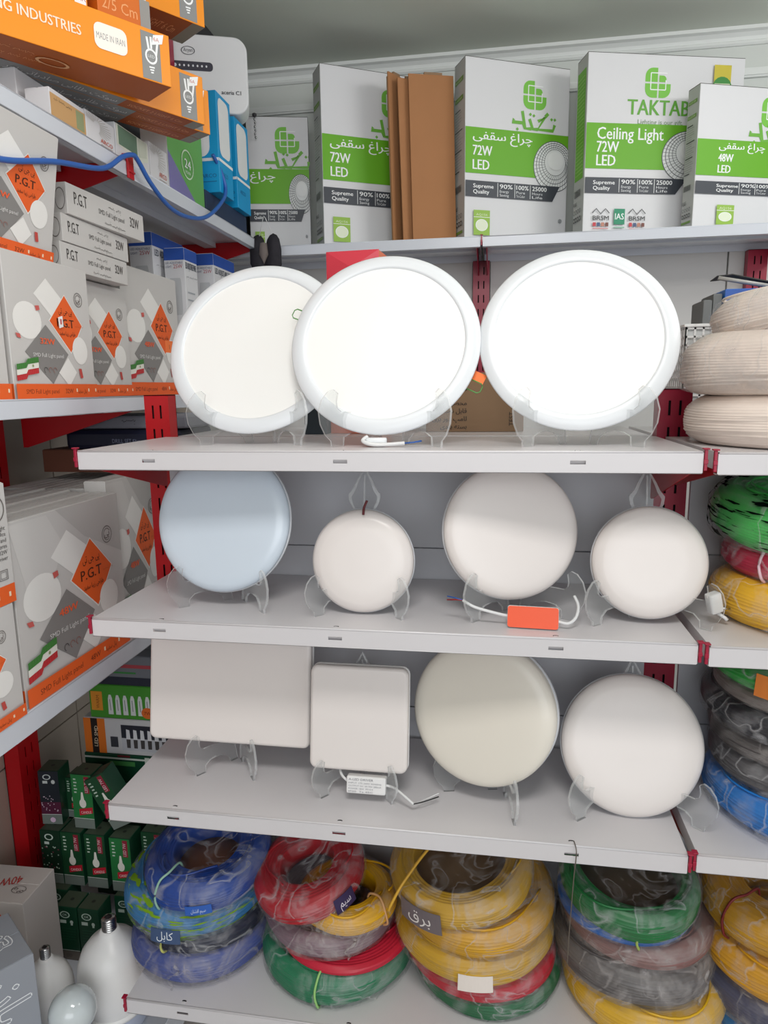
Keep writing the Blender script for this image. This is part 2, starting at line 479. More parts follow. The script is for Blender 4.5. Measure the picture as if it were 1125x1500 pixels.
def shelf(name, label, x0, x1, y0, y1, z, lip=0.033, m=None, brackets=(), clips=(), slots=(), br_m=None, clip_m=None, group=None, axis='x', reach=None, clip_n=1):
    """folded steel shelf: deck, front lip with price-rail slots, end folds; red brackets and end clips.
    axis 'x': front lip faces -y. axis 'y': front lip faces +x (x1 is the front)"""
    m = m or M_STEEL
    if axis == 'x':
        W = x1 - x0; D = y1 - y0; loc = (x0, y0, z); rz = 0
    else:
        W = y1 - y0; D = x1 - x0; loc = (x1, y0, z); rz = RAD(90)
    t = thing(name, label, 'shelf', loc, (0, 0, rz), group)
    b = MB(); th = 0.0015
    b.box(0, W, 0, D, -th, 0)                                   # deck
    b.box(0, W, D - th, D, -lip * 0.8, -th); b.box(0, th, 0.004, D, -lip * 0.8, -th); b.box(W - th, W, 0.004, D, -lip * 0.8, -th)
    b.box(0, W, 0, 0.018, -lip, -lip + th)                      # return fold under the lip
    b.box(0.02, W - 0.02, D * 0.5 - 0.02, D * 0.5 + 0.02, -lip * 0.6, -th)   # stiffener
    b.build('shelf_deck', m, t)
    f = MB(); sl = sorted(slots); zs0, zs1 = -lip * 0.60, -lip * 0.42; sw = 0.023
    f.box(0, W, 0, th, zs1, 0); f.box(0, W, 0, th, -lip, zs0)
    a = 0
    for s in sl + [None]:
        e = W if s is None else s - sw / 2
        f.box(a, e, 0, th, zs0, zs1)
        if s is not None: a = s + sw / 2
    f.tube([(0.001, 0.0012, -0.0012), (W - 0.001, 0.0012, -0.0012)], 0.0020, 8); f.tube([(0.001, 0.0012, -lip + 0.001), (W - 0.001, 0.0012, -lip + 0.001)], 0.0014, 8)
    f.build('front_lip', m, t)
    for s in sl:
        k = MB(); k.add([(s - sw / 2, 0.0005, zs1), (s + sw / 2, 0.0005, zs1), (s + sw / 2, 0.006, zs0 - 0.001), (s - sw / 2, 0.006, zs0 - 0.001)], [(0, 1, 2, 3)])
        k.box(s - 0.003, s + 0.003, 0.006, 0.010, 0.0, 0.0006)
        k.build('price_slot', m, t)
        q = MB(); q.prism([(s + 0.0045 * cos(a_), 0.011 + 0.0022 * sin(a_)) for a_ in [2 * pi * i / 10 for i in range(10)]], 0.0, 0.0004)
        q.build('hole_shade_disc', M_HOLE, t)  # dark disc standing in for the shade in the hole
    for (bx, dep, hgt) in brackets:
        k = MB(); k.prism([(0.012, -th * 2), (0.012, -0.030), (dep - 0.012, -hgt), (dep, -hgt), (dep, -th * 2)], bx - 0.0012, bx + 0.0012, 0,
                         Matrix(((0, 0, 1, 0), (1, 0, 0, 0), (0, 1, 0, 0), (0, 0, 0, 1))))
        k.build('bracket', br_m or M_RED, t)
    for cx in clips:
        k = MB()
        k.box(cx - 0.0022, cx + 0.0022, -0.003, 0.003, -lip * 0.85, 0.003)
        k.add([], [])
        k.box(cx - 0.0045, cx + 0.0045, -0.005, 0.005, 0.003, 0.0052)
        k.box(cx - 0.003, cx + 0.003, -0.004, 0.0, -lip * 0.55, -lip * 0.35)
        k.build('end_clip', clip_m or M_MAROON, t, 0.0006)
    return t

# ---- free-standing rack facing the camera: five decks
Z2, Z3, Z4, Z5 = 1.4017, 1.1102, 0.760, 0.3364
XB = lambda W: ((0.004, 0.30, 0.10), (W - 0.004, 0.30, 0.10))
shelf('shelf', 'top white steel shelf carrying the three large round panel lamps', -0.0063, 0.9937, 0.0127, 0.335, Z2,
      brackets=((0.012, 0.29, 0.10), (0.992, 0.29, 0.115)), clips=(-0.003, 1.003), slots=(0.128, 0.455, 0.822), br_m=M_RED)
shelf('shelf', 'second white steel shelf carrying four round lamps and the orange driver', 0.001, 1.001, -0.001, 0.312, Z3,
      brackets=((0.012, 0.28, 0.085), (0.992, 0.28, 0.085)), clips=(-0.003, 1.003), slots=(0.125, 0.435, 0.79))
shelf('shelf', 'third white steel shelf carrying two square and two round lamps', 0.0057, 1.0057, -0.0107, 0.300, Z4,
      brackets=((0.012, 0.28, 0.085), (0.992, 0.28, 0.085)), clips=(-0.003, 1.003), slots=(0.125, 0.43, 0.82))
shelf('shelf', 'bottom white steel shelf under the four stacks of wire coils', -0.0004, 1.004, -0.001, 0.312, Z5,
      brackets=((0.012, 0.28, 0.085),), clips=(-0.003,), slots=(0.115, 0.44, 0.80))
for z, x, lab in ((Z2 - 0.001, 1.012, 'white shelf under the beige cable coils'), (Z3 - 0.001, 1.0165, 'white shelf under the coil topped with black-printed green film'),
                  (Z4 - 0.001, 1.021, 'white shelf under the coil stack with a blue coil at its bottom'), (Z5 - 0.001, 1.018, 'lowest white shelf of the next bay, under a yellow and dark blue coil stack')):
    shelf('shelf', lab, x, x + 0.98, 0.006 if z > 1.3 else -0.004, 0.33 if z > 1.3 else 0.31, z,
          brackets=((0.012, 0.28, 0.085),), clips=(-0.004,), slots=(0.30, 0.62))
# rear shelf of the same rack, behind the top lamps
shelf('shelf', 'rear shelf behind the three large lamps, under the brown text carton', -0.0063, 0.9937, 0.375, 0.70, Z2 - 0.002, slots=())
shelf('shelf', 'rear shelf of the next bay, behind the beige cable coils', 1.012, 1.99, 0.375, 0.70, Z2 - 0.002, slots=())
# posts (their tops stand above the top shelf)
slotted_post('rack_post', 'red slotted post top at the left end of the top lamp shelf', -0.051, 0.004, 0.336, 0.372, 0.0, 1.4905, M_RED)
slotted_post('rack_post', 'crimson slotted post top behind the right lamp, beside the beige coils', 0.997, 1.058, 0.336, 0.372, 0.0, 1.4905, M_MAROON)
# back sheets between the decks
for (x0, x1), names in (((0.006, 0.994), ('grey-white back sheet behind the second-row lamps', 'grey-white back sheet behind the third-row lamps', 'grey-white back sheet behind the four coil stacks')),
                        ((1.06, 1.99), ('back sheet behind the black-printed green coil', 'back sheet behind the coil stack with the blue bottom coil', 'back sheet behind the dark blue coil stack'))):
    for (z0, z1), lab in zip(((Z3 - 0.01, Z2 - 0.03), (Z4 - 0.01, Z3 - 0.03), (Z5 - 0.01, Z4 - 0.03)), names):
        b = MB()
        zm = z0 + 0.075
        b.box(x0, x1, 0.316, 0.326, zm + 0.0012, z1); b.box(x0, x1, 0.316, 0.326, z0, zm - 0.0012)   # two sheets with an open joint
        b.box(x0 + 0.01, x1 - 0.01, 0.324, 0.328, z0 + 0.01, z1 - 0.01)
        tag(b.build('back_panel', M_PANEL, None, 0.0006), lab, 'panel')
# lower rail of the right end post seen through the third tier
# ---- high wall rack along the back wall
shelf('shelf', 'high white shelf left of the dark clip, under the leftmost tall carton', -0.367, 0.633, 1.350, 1.676, 1.984, lip=0.033, m=M_STEEL_U,
      clips=(1.004,), brackets=((0.988, 0.30, 0.08),), br_m=M_MAROON, slots=())
shelf('shelf', 'high white shelf right of the dark clip, under the CEILING LIGHT carton', 0.641, 1.641, 1.350, 1.676, 1.984, lip=0.033, m=M_STEEL_U,
      brackets=((0.012, 0.30, 0.08), (0.985, 0.30, 0.08)), br_m=M_MAROON, slots=())
slotted_post('wall_post', 'crimson wall post between the two right-hand round lamps', 0.600, 0.661, 1.645, 1.679, 0.9, 1.957, M_MAROON)
slotted_post('wall_post', 'red wall post at the right edge above the blue box', 1.555, 1.62, 1.645, 1.679, 0.9, 1.957, M_MAROON)
# ---- rack along the left wall
XF, XW = -0.12, -0.455
JY = 0.470
shelf('shelf', 'high left shelf near the camera, below the orange cartons', XW, XF, -0.60, JY - 0.002, 2.000, axis='y', m=M_STEEL_U, brackets=((1.062, 0.32, 0.11),), clips=(1.07,), slots=())
shelf('shelf', 'high left shelf running to the corner, under the blue and green cartons', XW, XF, JY + 0.002, 1.335, 2.000, axis='y', m=M_STEEL_U, brackets=((0.855, 0.32, 0.11),), clips=(0.862,), slots=())
shelf('shelf', 'left shelf at eye level under the orange-banded light cartons', XW, XF, -0.60, JY - 0.002, 1.488, axis='y', m=M_STEEL_U, brackets=((1.062, 0.32, 0.12),), slots=())
shelf('shelf', 'left shelf at eye level under the blue-topped cartons by the red post', XW, XF, JY + 0.002, 1.335, 1.488, axis='y', m=M_STEEL_U, slots=())
shelf('shelf', 'low left shelf under the large carton with the flag', XW, XF, -0.60, JY - 0.002, 0.940, lip=0.042, axis='y', m=M_STEEL_U, slots=())
shelf('shelf', 'low left shelf at the back, behind the second lamp shelf', XW, XF, JY + 0.002, 1.335, 0.940, axis='y', m=M_STEEL_U, slots=())
shelf('shelf', 'base deck of the left rack under the green lamp boxes and bulbs', XW, -0.006, -0.60, 1.10, 0.125, lip=0.08, axis='y', m=M_STEEL_U, slots=())
slotted_post('rack_post', 'bright red slotted post at the left wall above the white 40W carton', -0.499, -0.457, 0.345, 0.420, 0.0, 2.3, M_RED, face='+x')
b = MB(); b.box(-0.272, -0.262, 1.03, 1.06, 2.05, 2.66); tag(b.build('upright_strip', M_MAROON), 'thin crimson strip on the dark sheet near the ceiling', 'post')

# ================================================================== clear stands and lamps
def stand(label, x, y, z, k=1.0, A=50, yaw=0, tilt=13):
    """two acrylic plates hinged at the back, opening forward like a book; the uprights lean back with the lamp"""
    t = thing('display_stand', label, 'stand', (x, y, z), (0, 0, RAD(yaw)), None)
    ln = math.tan(RAD(tilt)) / cos(RAD(A))
    low = [(0.078, 0.012), (0.079, 0), (0.097, 0), (0.098, 0.008), (0.106, 0.016), (0.113, 0.030), (0.115, 0.046), (0.110, 0.061), (0.101, 0.071), (0.092, 0.074), (0.086, 0.069),
           (0.088, 0.058), (0.087, 0.050), (0.081, 0.045), (0.066, 0.045)]
    low = [(s * k, h * k) for s, h in low]
    s0 = 0.115 * k - 0.029 * k                      # where the lamp's front face stands
    gap = 0.036 / cos(RAD(A))                       # room for the lamp's depth
    line = lambda h: s0 - gap - ln * max(0.0, h - 0.045 * k)
    up = [(line(0.052), 0.045 * k), (line(0.075), 0.075), (line(0.10), 0.10), (line(0.118) - 0.006, 0.118), (line(0.124) - 0.014, 0.124)]
    back = [(line(0.12) - 0.027, 0.120), (line(0.09) - 0.030, 0.09), (line(0.045) - 0.031, 0.045)]
    r = line(0.0) - 0.034
    foot = [(r - 0.004, 0.0), (r + 0.013, 0.0), (r + 0.016, 0.010), (r + 0.028, 0.020), ((r + 0.06 * k) * 0.5 + 0.02, 0.024), (0.068 * k, 0.022)]
    prof = low + up + back + foot
    sh = -min(q[0] for q in prof) + 0.001
    prof = [(q[0] + sh, q[1]) for q in prof]
    yw = RAD(yaw); dist = (s0 + sh) * cos(RAD(A))     # hinge stands this far behind the lamp's front
    t.location = (x - dist * sin(yw), y + dist * cos(yw), z)
    for sgn in (-1, 1):
        a = RAD(A) * sgn
        d = Vector((sin(a), -cos(a), 0)); n = Vector((cos(a), sin(a), 0))
        M = Matrix(((d.x, 0, n.x, 0), (d.y, 0, n.y, 0), (0, 1, 0, 0), (0, 0, 0, 1)))
        b = MB(); b.prism([(s, h) for s, h in prof], -0.0022, 0.0022, 1, M)
        b.mi[0] = b.mi[1] = 0
        b.build('side_plate', [M_ACRYL, M_ACRYE], t)
    half = [(0.008, 0.05), (0.011, 0.14), (0.015, 0.168), (0.027, 0.190), (0.029, 0.203), (0.021, 0.213), (0.015, 0.226), (0.007, 0.240), (0.0, 0.252)]
    out = half + [(-x_, h) for x_, h in reversed(half[:-1])]
    q = MB(); tn = math.tan(RAD(tilt)); y0 = -dist + (0.040 + 0.004)
    q.prism(out, 0, 0.004, 1, Matrix(((1, 0, 0, 0), (0, tn, 1, y0 - tn * 0.045), (0, 1, 0, 0), (0, 0, 0, 1)))); q.mi[0] = q.mi[1] = 0
    MM = Matrix(((1, 0, 0, 0), (0, tn, 1, y0 - tn * 0.045), (0, 1, 0, 0), (0, 0, 0, 1))); nn = len(out)
    ins = [(x_ * 0.80, h - (0.004 if h > 0.20 else 0.0) + (0.003 if h < 0.19 else 0)) for x_, h in out]
    q.add([(x_, h, -0.0004) for x_, h in out] + [(x_, h, -0.0012) for x_, h in ins], [(i, (i + 1) % nn, nn + (i + 1) % nn, nn + i) for i in range(nn)], 1, False, MM)   # raised moulded rim
    q.add([(-0.0015, 0.06, -0.001), (0.0015, 0.06, -0.001), (0.0015, 0.238, -0.001), (-0.0015, 0.238, -0.001)], [(0, 1, 2, 3)], 1, False, MM)
    q.build('back_rest', [M_ACRYL, M_ACRYE], t)
    return t

def lean(x, y, z, tilt, yaw):
    """frame at a lamp's lowest front point: local x across, z up its face, y into it"""
    return dict(loc=(x, y, z), rot=(-RAD(tilt), 0, RAD(yaw)))

def lamp_empty(name, label, x, y, z, tilt, yaw, group=None):
    t = thing(name, label, 'lamp', (x, y, z), (0, 0, 0), group)
    t.rotation_mode = 'XYZ'
    t.rotation_euler = (Matrix.Rotation(RAD(yaw), 3, 'Z') @ Matrix.Rotation(-RAD(tilt), 3, 'X')).to_euler()
    return t

def turned(prof, r):
    return Matrix(((1, 0, 0, 0), (0, 0, 1, 0), (0, 1, 0, r), (0, 0, 0, 1)))   # lathe axis z -> +y (into the lamp), centre r up

def panel_lamp(label, x, y, z, r, tilt, yaw=0, clips=()):
    t = lamp_empty('panel_lamp', label, x, y, z, tilt, yaw)
    M = turned(None, r); ri = r * 0.835
    b = MB(); b.lathe([(ri, 0.0042), (ri + 0.001, 0.0012), (ri + 0.004, 0.0), (r * 0.93, 0.0012), (r - 0.002, 0.0062), (r, 0.0085), (r - 0.001, 0.0105), (r * 0.93, 0.0105), (ri - 0.006, 0.0105)], 128, 0, M)
    b.build('rim', M_RIM, t)
    b = MB(); b.lathe([(0.0, 0.0036), (ri * 0.5, 0.0036), (ri + 0.0006, 0.0036)], 96, 0, M, smooth=False); b.build('diffuser', M_PDIFF, t)
    b = MB(); b.lathe([(ri - 0.004, 0.0105), (ri - 0.004, 0.022), (ri - 0.012, 0.026), (0.0, 0.026)], 96, 0, M); b.build('housing', M_WHITE, t)
    for ang, side in clips:
        a = RAD(ang); c = Vector((cos(a) * (r - 0.014), 0.022, r + sin(a) * (r - 0.014))); e = Vector((cos(a), 0, sin(a))); tn = Vector((-sin(a), 0, cos(a)))
        k = MB(); w = 0.009
        k.tube([c + tn * w, c + e * 0.030 + tn * w + Vector((0, -0.0, 0)), c + e * 0.034 + tn * (w - 0.004), c + e * 0.034 - tn * (w - 0.004), c + e * 0.030 - tn * w, c - tn * w], 0.0011, 6)
        cl = k.build('spring_clip', mat('green_coated_wire', (92, 150, 78), 0.45), t)
        cl['label'] = 'green wire spring clip'
        if side:
            k = MB(); q = c + e * 0.020 + tn * (w + 0.008)
            k.add([q + e * -0.010 + tn * 0.009, q + e * 0.012 + tn * 0.009, q + e * 0.012 - tn * 0.009, q - e * 0.010 - tn * 0.009,
                   q + e * -0.010 + tn * 0.009 + Vector((0, .0012, 0)), q + e * 0.012 + tn * 0.009 + Vector((0, .0012, 0)), q + e * 0.012 - tn * 0.009 + Vector((0, .0012, 0)), q - e * 0.010 - tn * 0.009 + Vector((0, .0012, 0))],
                  [(0, 1, 2, 3), (7, 6, 5, 4), (0, 4, 5, 1), (1, 5, 6, 2), (2, 6, 7, 3), (3, 7, 4, 0)])
            g = k.build('price_tag', mat('fluorescent_orange_paper', (252, 128, 66), 0.7), cl); 
    return t

def surface_lamp(label, x, y, z, r, tilt, yaw=0, m=None, th=0.026, back=0.93):
    t = lamp_empty('surface_lamp', label, x, y, z, tilt, yaw)
    M = turned(None, r)
    prof = [(0.0, 0.0), (r * 0.55, 0.0004), (r * 0.80, 0.0012), (r - 0.014, 0.0030), (r - 0.006, 0.0062), (r - 0.0016, 0.0115), (r, 0.0165), (r - 0.0010, th * 0.72)]
    b = MB(); b.lathe(prof, 112, 0, M); b.build('diffuser', m or M_DIFF, t)
    b = MB(); b.lathe([(r - 0.0030, th * 0.72), (r + 0.0010, th * 0.73), (r + 0.0010, th), (r * back, th + 0.004), (0.0, th + 0.004)], 112, 0, M); b.build('base_tray', M_TRAY, t)
    return t

def square_lamp(label, x, y, z, w, h, tilt, yaw=0, th=0.026, rc=0.014):
    t = lamp_empty('square_lamp', label, x, y, z, tilt, yaw)
    M = Matrix(((1, 0, 0, 0), (0, 0, 1, 0), (0, 1, 0, 0), (0, 0, 0, 1)))
    b = MB(); b.prism(rrect(-w / 2, w / 2, 0, h, rc, 6), 0.0, th * 0.75, 0, M, True)
    b.build('diffuser', M_DIFF, t, 0.007, seg=5)
    b = MB(); b.prism(rrect(-w / 2 - 0.0006, w / 2 + 0.0006, -0.0006, h + 0.0006, rc, 6), th * 0.75, th, 0, M, True)
    b.build('base_tray', M_WHITE, t, 0.001)
    return t

# ---- first row: three recessed round panels
panel_lamp('round white panel lamp on the left, overlapped by the middle one', 0.254, 0.125, 1.4245, 0.170, 24)
panel_lamp('middle round white panel lamp with orange tag and green spring clips', 0.500, 0.088, 1.424, 0.166, 21.5, clips=((-26, True), (158, False)))
panel_lamp('right-hand round white panel lamp next to the beige cable coils', 0.825, 0.092, 1.430, 0.163, 22.5)
stand('clear stand under the left round panel lamp', 0.262, 0.128, Z2, 1.30, 45, 0, 24)
stand('clear stand under the middle panel lamp with a white plug beneath', 0.512, 0.090, Z2, 1.30, 46, 0, 21.5)
stand('clear stand under the right-hand panel lamp on the top shelf', 0.830, 0.094, Z2, 1.30, 46, 0, 22.5)
# ---- second row
surface_lamp('blue-tinted large round lamp, first on the second shelf', 0.200, 0.072, 1.142, 0.130, 13, -5, M_DIFFB)
surface_lamp('small round lamp with a red lead above it, second shelf', 0.467, 0.060, 1.117, 0.090, 10, 0)
surface_lamp('large round lamp above the orange driver', 0.731, 0.075, 1.146, 0.1165, 13, 14, th=0.03)
surface_lamp('round lamp beside the white plug at the right of the second shelf', 0.946, 0.068, 1.123, 0.0925, 12, 0)
stand('clear stand under the round lamp with the painted blue reflection', 0.212, 0.074, Z3, 1.05, 46, -4, 13)
stand('clear stand under the small round lamp with the red lead', 0.464, 0.062, Z3, 1.0, 45, 0, 10)
stand('clear stand under the large lamp with the orange driver', 0.740, 0.078, Z3, 1.15, 47, 10, 13)
stand('clear stand under the lamp with the white plug', 0.946, 0.070, Z3, 1.05, 50, 0, 12)
# ---- third row
square_lamp('large square lamp at the left of the third shelf', 0.192, 0.105, 0.829, 0.325, 0.225, 10)
square_lamp('small square lamp with a white driver box under it', 0.4545, 0.066, 0.815, 0.181, 0.190, 10)
surface_lamp('large round cream lamp turned to show its rim', 0.666, 0.070, 0.798, 0.1310, 12, -15, M_DIFFY, th=0.044)
surface_lamp('round lamp at the right end of the third shelf', 0.937, 0.062, 0.768, 0.121, 20, 0)
stand('clear stand under the large square lamp', 0.186, 0.108, Z4, 1.12, 36, 0, 10)
stand('clear stand under the small square lamp', 0.452, 0.068, Z4, 1.0, 40, 0, 10)
stand('clear stand with one plate seen edge-on, under the cream lamp', 0.676, 0.078, Z4, 1.10, 44, -34, 12)
stand('clear stand under the last round lamp of the third shelf', 0.944, 0.064, Z4, 1.15, 50, 0, 20)

# ---- loose drivers, plugs and leads
M_CORD = mat('white_flex', (222, 222, 222), 0.4)
M_REDW = mat('red_flex', (150, 20, 24), 0.4); M_BLUW = mat('blue_flex', (40, 90, 170), 0.4)
t = thing('lamp_driver', 'orange and white lamp driver lying before the large lamp', 'driver', (0.7565, 0.035, Z3 + 0.001), (RAD(-16), 0, RAD(-4)))
b = MB(); b.box(-0.041, 0.041, -0.001, 0.018, 0.002, 0.036); b.build('driver_case', M_WHITE, t, 0.003)
b = MB(); b.prism(rrect(-0.0405, 0.0405, 0.001, 0.0355, 0.004, 3), 0.0, 0.0006, 0, Matrix(((1, 0, 0, 0), (0, 0, -1, -0.001), (0, 1, 0, 0), (0, 0, 0, 1))))
b.build('driver_label', mat('orange_label', (238, 84, 34), 0.4), t)
k = MB(); k.tube(smooth_path([(-0.040, 0.008, 0.018), (-0.062, 0.004, 0.022), (-0.095, -0.002, 0.030), (-0.115, 0.0, 0.040)]), 0.0026, 8); k.build('lead', M_CORD, t)
k = MB(); k.tube(smooth_path([(0.040, 0.008, 0.014), (0.056, 0.006, 0.012), (0.068, 0.014, 0.022), (0.072, 0.028, 0.040), (0.066, 0.04, 0.056)]), 0.0026, 8); k.build('lead', M_CORD, t)
for i, mm in enumerate((M_REDW, M_BLUW)):
    k = MB(); k.tube([(-0.115, 0.0, 0.040), (-0.128, 0.004, 0.040 + 0.003 * i), (-0.142, 0.006, 0.039 + 0.006 * i)], 0.0011, 6); k.build('wire_core', mm, t)
t = thing('lamp_driver', 'white labelled driver box under the small square lamp', 'driver', (0.4715, 0.052, Z4 + 0.020), (RAD(-14), 0, 0))
b = MB(); b.box(-0.036, 0.036, 0, 0.02, 0, 0.031); b.build('driver_case', M_WHITE, t, 0.003)
pr = Print(0.072, 0.031)
pr.text('A-LED DRIVER', 0.06, 0.76, 0.004, (120, 120, 126), 0.045)
for j in range(4): pr.text(['INPUT 175-265V 50/60Hz', 'OUTPUT DC 30-70V 280mA', 'POWER 18W  PF>0.9', 'IP20  Ta 45C'][j], 0.06, 0.58 - j * 0.16, 0.0028, (140, 140, 146), 0.060 if j < 2 else 0.045)
o = pr.build('driver_label', t, 'front', (0.072, 0.0, 0.031))
k = MB(); k.tube(smooth_path([(-0.035, 0.010, 0.018), (-0.048, 0.014, 0.028), (-0.056, 0.03, 0.040)]), 0.0024, 8); k.build('lead', M_CORD, t)
k = MB(); k.tube(smooth_path([(0.035, 0.010, 0.016), (0.052, 0.004, 0.014), (0.070, -0.006, 0.006), (0.088, -0.010, -0.006)]), 0.0024, 8); k.build('lead', M_CORD, t)
for i, mm in enumerate((mat('black_flex', (30, 30, 32), 0.4), M_CORD)):
    k = MB(); k.tube(smooth_path([(0.088, -0.010, -0.006), (0.105, 0.0 + 0.01 * i, -0.004), (0.130, 0.02, 0.0 + 0.006 * i)]), 0.0011, 6); k.build('wire_core', mm, t)
t = thing('mains_plug', 'white plug and lead lying under the middle panel lamp', 'plug', (0.502, 0.093, Z2 + 0.0005), (0, 0, RAD(6)))
b = MB(); b.prism(rrect(-0.026, 0.010, -0.008, 0.010, 0.005, 4), 0.001, 0.015, 0, None, True); b.build('plug_body', mat('cloudy_plastic', (226, 228, 230), 0.2), t, 0.003)
k = MB(); k.tube(smooth_path([(-0.024, 0.004, 0.016), (-0.030, -0.008, 0.010), (-0.014, -0.014, 0.0045), (0.012, -0.012, 0.004), (0.040, -0.012, 0.006)]), 0.0034, 8); k.build('lead', M_CORD, t)
for i in (0, 1):
    k = MB(); k.tube([(0.040, -0.012, 0.006), (0.054, -0.012 + 0.005 * i, 0.007), (0.068, -0.008 + 0.006 * i, 0.009)], 0.0012, 6); k.build('wire_core', M_BLUW, t)
t = thing('mains_plug', 'white tilted plug behind the rightmost lamp of the second shelf', 'plug', (1.052, 0.098, Z3 + 0.020), (0, RAD(-14), RAD(20)))
b = MB(); b.prism(rrect(-0.010, 0.012, -0.009, 0.009, 0.004, 4), 0.0, 0.034, 0, None, True); b.build('plug_body', M_WHITE, t, 0.003)
k = MB(); k.tube([(0.002, 0, 0.0), (0.012, -0.006, -0.012), (0.014, -0.008, -0.016)], 0.003, 8); k.build('lead', M_CORD, t)
for s in (-1, 1):
    k = MB(); k.tube([(0.010, 0.005 * s, 0.006), (0.024, 0.005 * s, 0.0)], 0.0018, 8); k.build('pin', M_SILVER, t)
t = thing('lamp_lead', 'short dark red lead standing above the small round lamp', 'lead', (0.470, 0.088, 1.285))
k = MB(); k.tube(smooth_path([(0.0, 0.0, 0.0), (0.001, 0.004, 0.012), (0.006, 0.006, 0.024)]), 0.0022, 8); k.build('wire_core', mat('dark_red_flex', (92, 14, 22), 0.5), t)

# ================================================================== tall lamp cartons on the high shelf
GRN = (104, 176, 24); CHAR = (62, 66, 74); WHT = (246, 247, 247); GRL = (122, 196, 70); DGR = (120, 122, 124)

def leaf_logo(p, u, v, s, rgb=GRL):
    """four-part rounded emblem, s = size in metres"""
    su, sv = s / p.w, s / p.h
    def petal(x0, x1, y0, y1, corners, r=0.17):
        pts = []
        for (cx, cy, a0, on) in ((x1, y1, 0, corners[0]), (x0, y1, 90, corners[1]), (x0, y0, 180, corners[2]), (x1, y0, 270, corners[3])):
            sx = -1 if cx == x1 else 1; sy = -1 if cy == y1 else 1
            if on:
                for k in range(6):
                    a = RAD(a0 + 18 * k); pts.append((u + (cx + sx * r + r * cos(a)) * su, v + (cy + sy * r + r * sin(a)) * sv))
            else: pts.append((u + cx * su, v + cy * sv))
        p.poly(pts, rgb)
    petal(-0.52, -0.03, 0.03, 0.52, (0, 1, 0, 0), 0.3); petal(-0.52, -0.03, -0.52, -0.03, (0, 0, 1, 0), 0.3)
    petal(0.03, 0.50, -0.52, -0.03, (0, 0, 0, 1), 0.3); petal(0.03, 0.32, 0.03, 0.26, (1, 0, 0, 0), 0.14)
    for a, b in (((-0.30, 0.34), (0.34, 0.34)), ((-0.30, -0.24), (0.30, -0.24)), ((-0.30, -0.24), (-0.30, 0.34)), ((0.30, -0.24), (0.30, 0.10))):
        p.line([(u + a[0] * su, v + a[1] * sv), (u + b[0] * su, v + b[1] * sv)], s * 0.035, WHT)

def script_logo(p, u, v, s, rgb=(110, 178, 60)):
    """angular Persian word mark drawn in strokes, s = width in metres, centred on (u, v)"""
    su, sv = s / p.w, s / p.h; t = s * 0.068
    L = lambda pts: p.line([(u + a * su, v + b * sv) for a, b in pts], t, rgb)
    D = lambda a, b: p.poly([(u + (a + 0.035 * cos(RAD(90 * k))) * su, v + (b + 0.035 * sin(RAD(90 * k))) * sv) for k in range(4)], rgb)
    L([(0.50, -0.02), (0.46, -0.14), (0.10, -0.14), (0.27, 0.12), (0.10, 0.02)]); L([(0.27, 0.12), (0.34, 0.19)])
    L([(0.10, -0.14), (-0.02, -0.14), (-0.10, 0.05)]); L([(-0.05, -0.14), (-0.20, -0.14), (-0.27, 0.19)])
    L([(-0.20, -0.14), (-0.26, -0.04), (-0.50, -0.04), (-0.46, 0.02)])
    for a, b in ((0.42, 0.08), (0.50, 0.08), (0.0, 0.12), (-0.08, 0.14), (-0.38, -0.17)): D(a, b)

def lamp_drawing(p, u, v, ru, rv):
    """line drawing of a woven round ceiling lamp"""
    p.ell(u, v, ru, rv, (232, 234, 233), 40)
    for k, q in enumerate((1.0, 0.88, 0.76, 0.64, 0.52)):
        p.ring(u + ru * 0.10 * (1 - q), v + rv * 0.34 * (1 - q), ru * q, rv * q, 0.03, (84, 88, 90), 40)
    for k in range(40):
        a = 2 * pi * k / 40
        p.line([(u + ru * cos(a), v + rv * sin(a)), (u + ru * 0.05 + ru * 0.5 * cos(a + 0.25), v + rv * 0.17 + rv * 0.5 * sin(a + 0.25))], 0.0010, (92, 96, 98))
    p.ell(u + ru * 0.06, v + rv * 0.22, ru * 0.38, rv * 0.36, (238, 239, 238), 28)

def lamp_icon(p, u0, u1, v0, v1):
    p.rect(u0, u1, v0, v1, (150, 190, 72))
    um, vm = (u0 + u1) / 2, v0 + (v1 - v0) * 0.40
    p.line([(u0, v0 + (v1 - v0) * 0.72), (u1, v0 + (v1 - v0) * 0.72)], 0.0016, WHT)
    p.text('AQ156', um, v0 + (v1 - v0) * 0.78, 0.007, (225, 236, 200), (u1 - u0) * p.w * 0.7, align='c')
    p.ell(um, vm, (u1 - u0) * 0.38, (v1 - v0) * 0.24, (232, 240, 214)); p.ring(um, vm, (u1 - u0) * 0.38, (v1 - v0) * 0.24, 0.1, WHT)

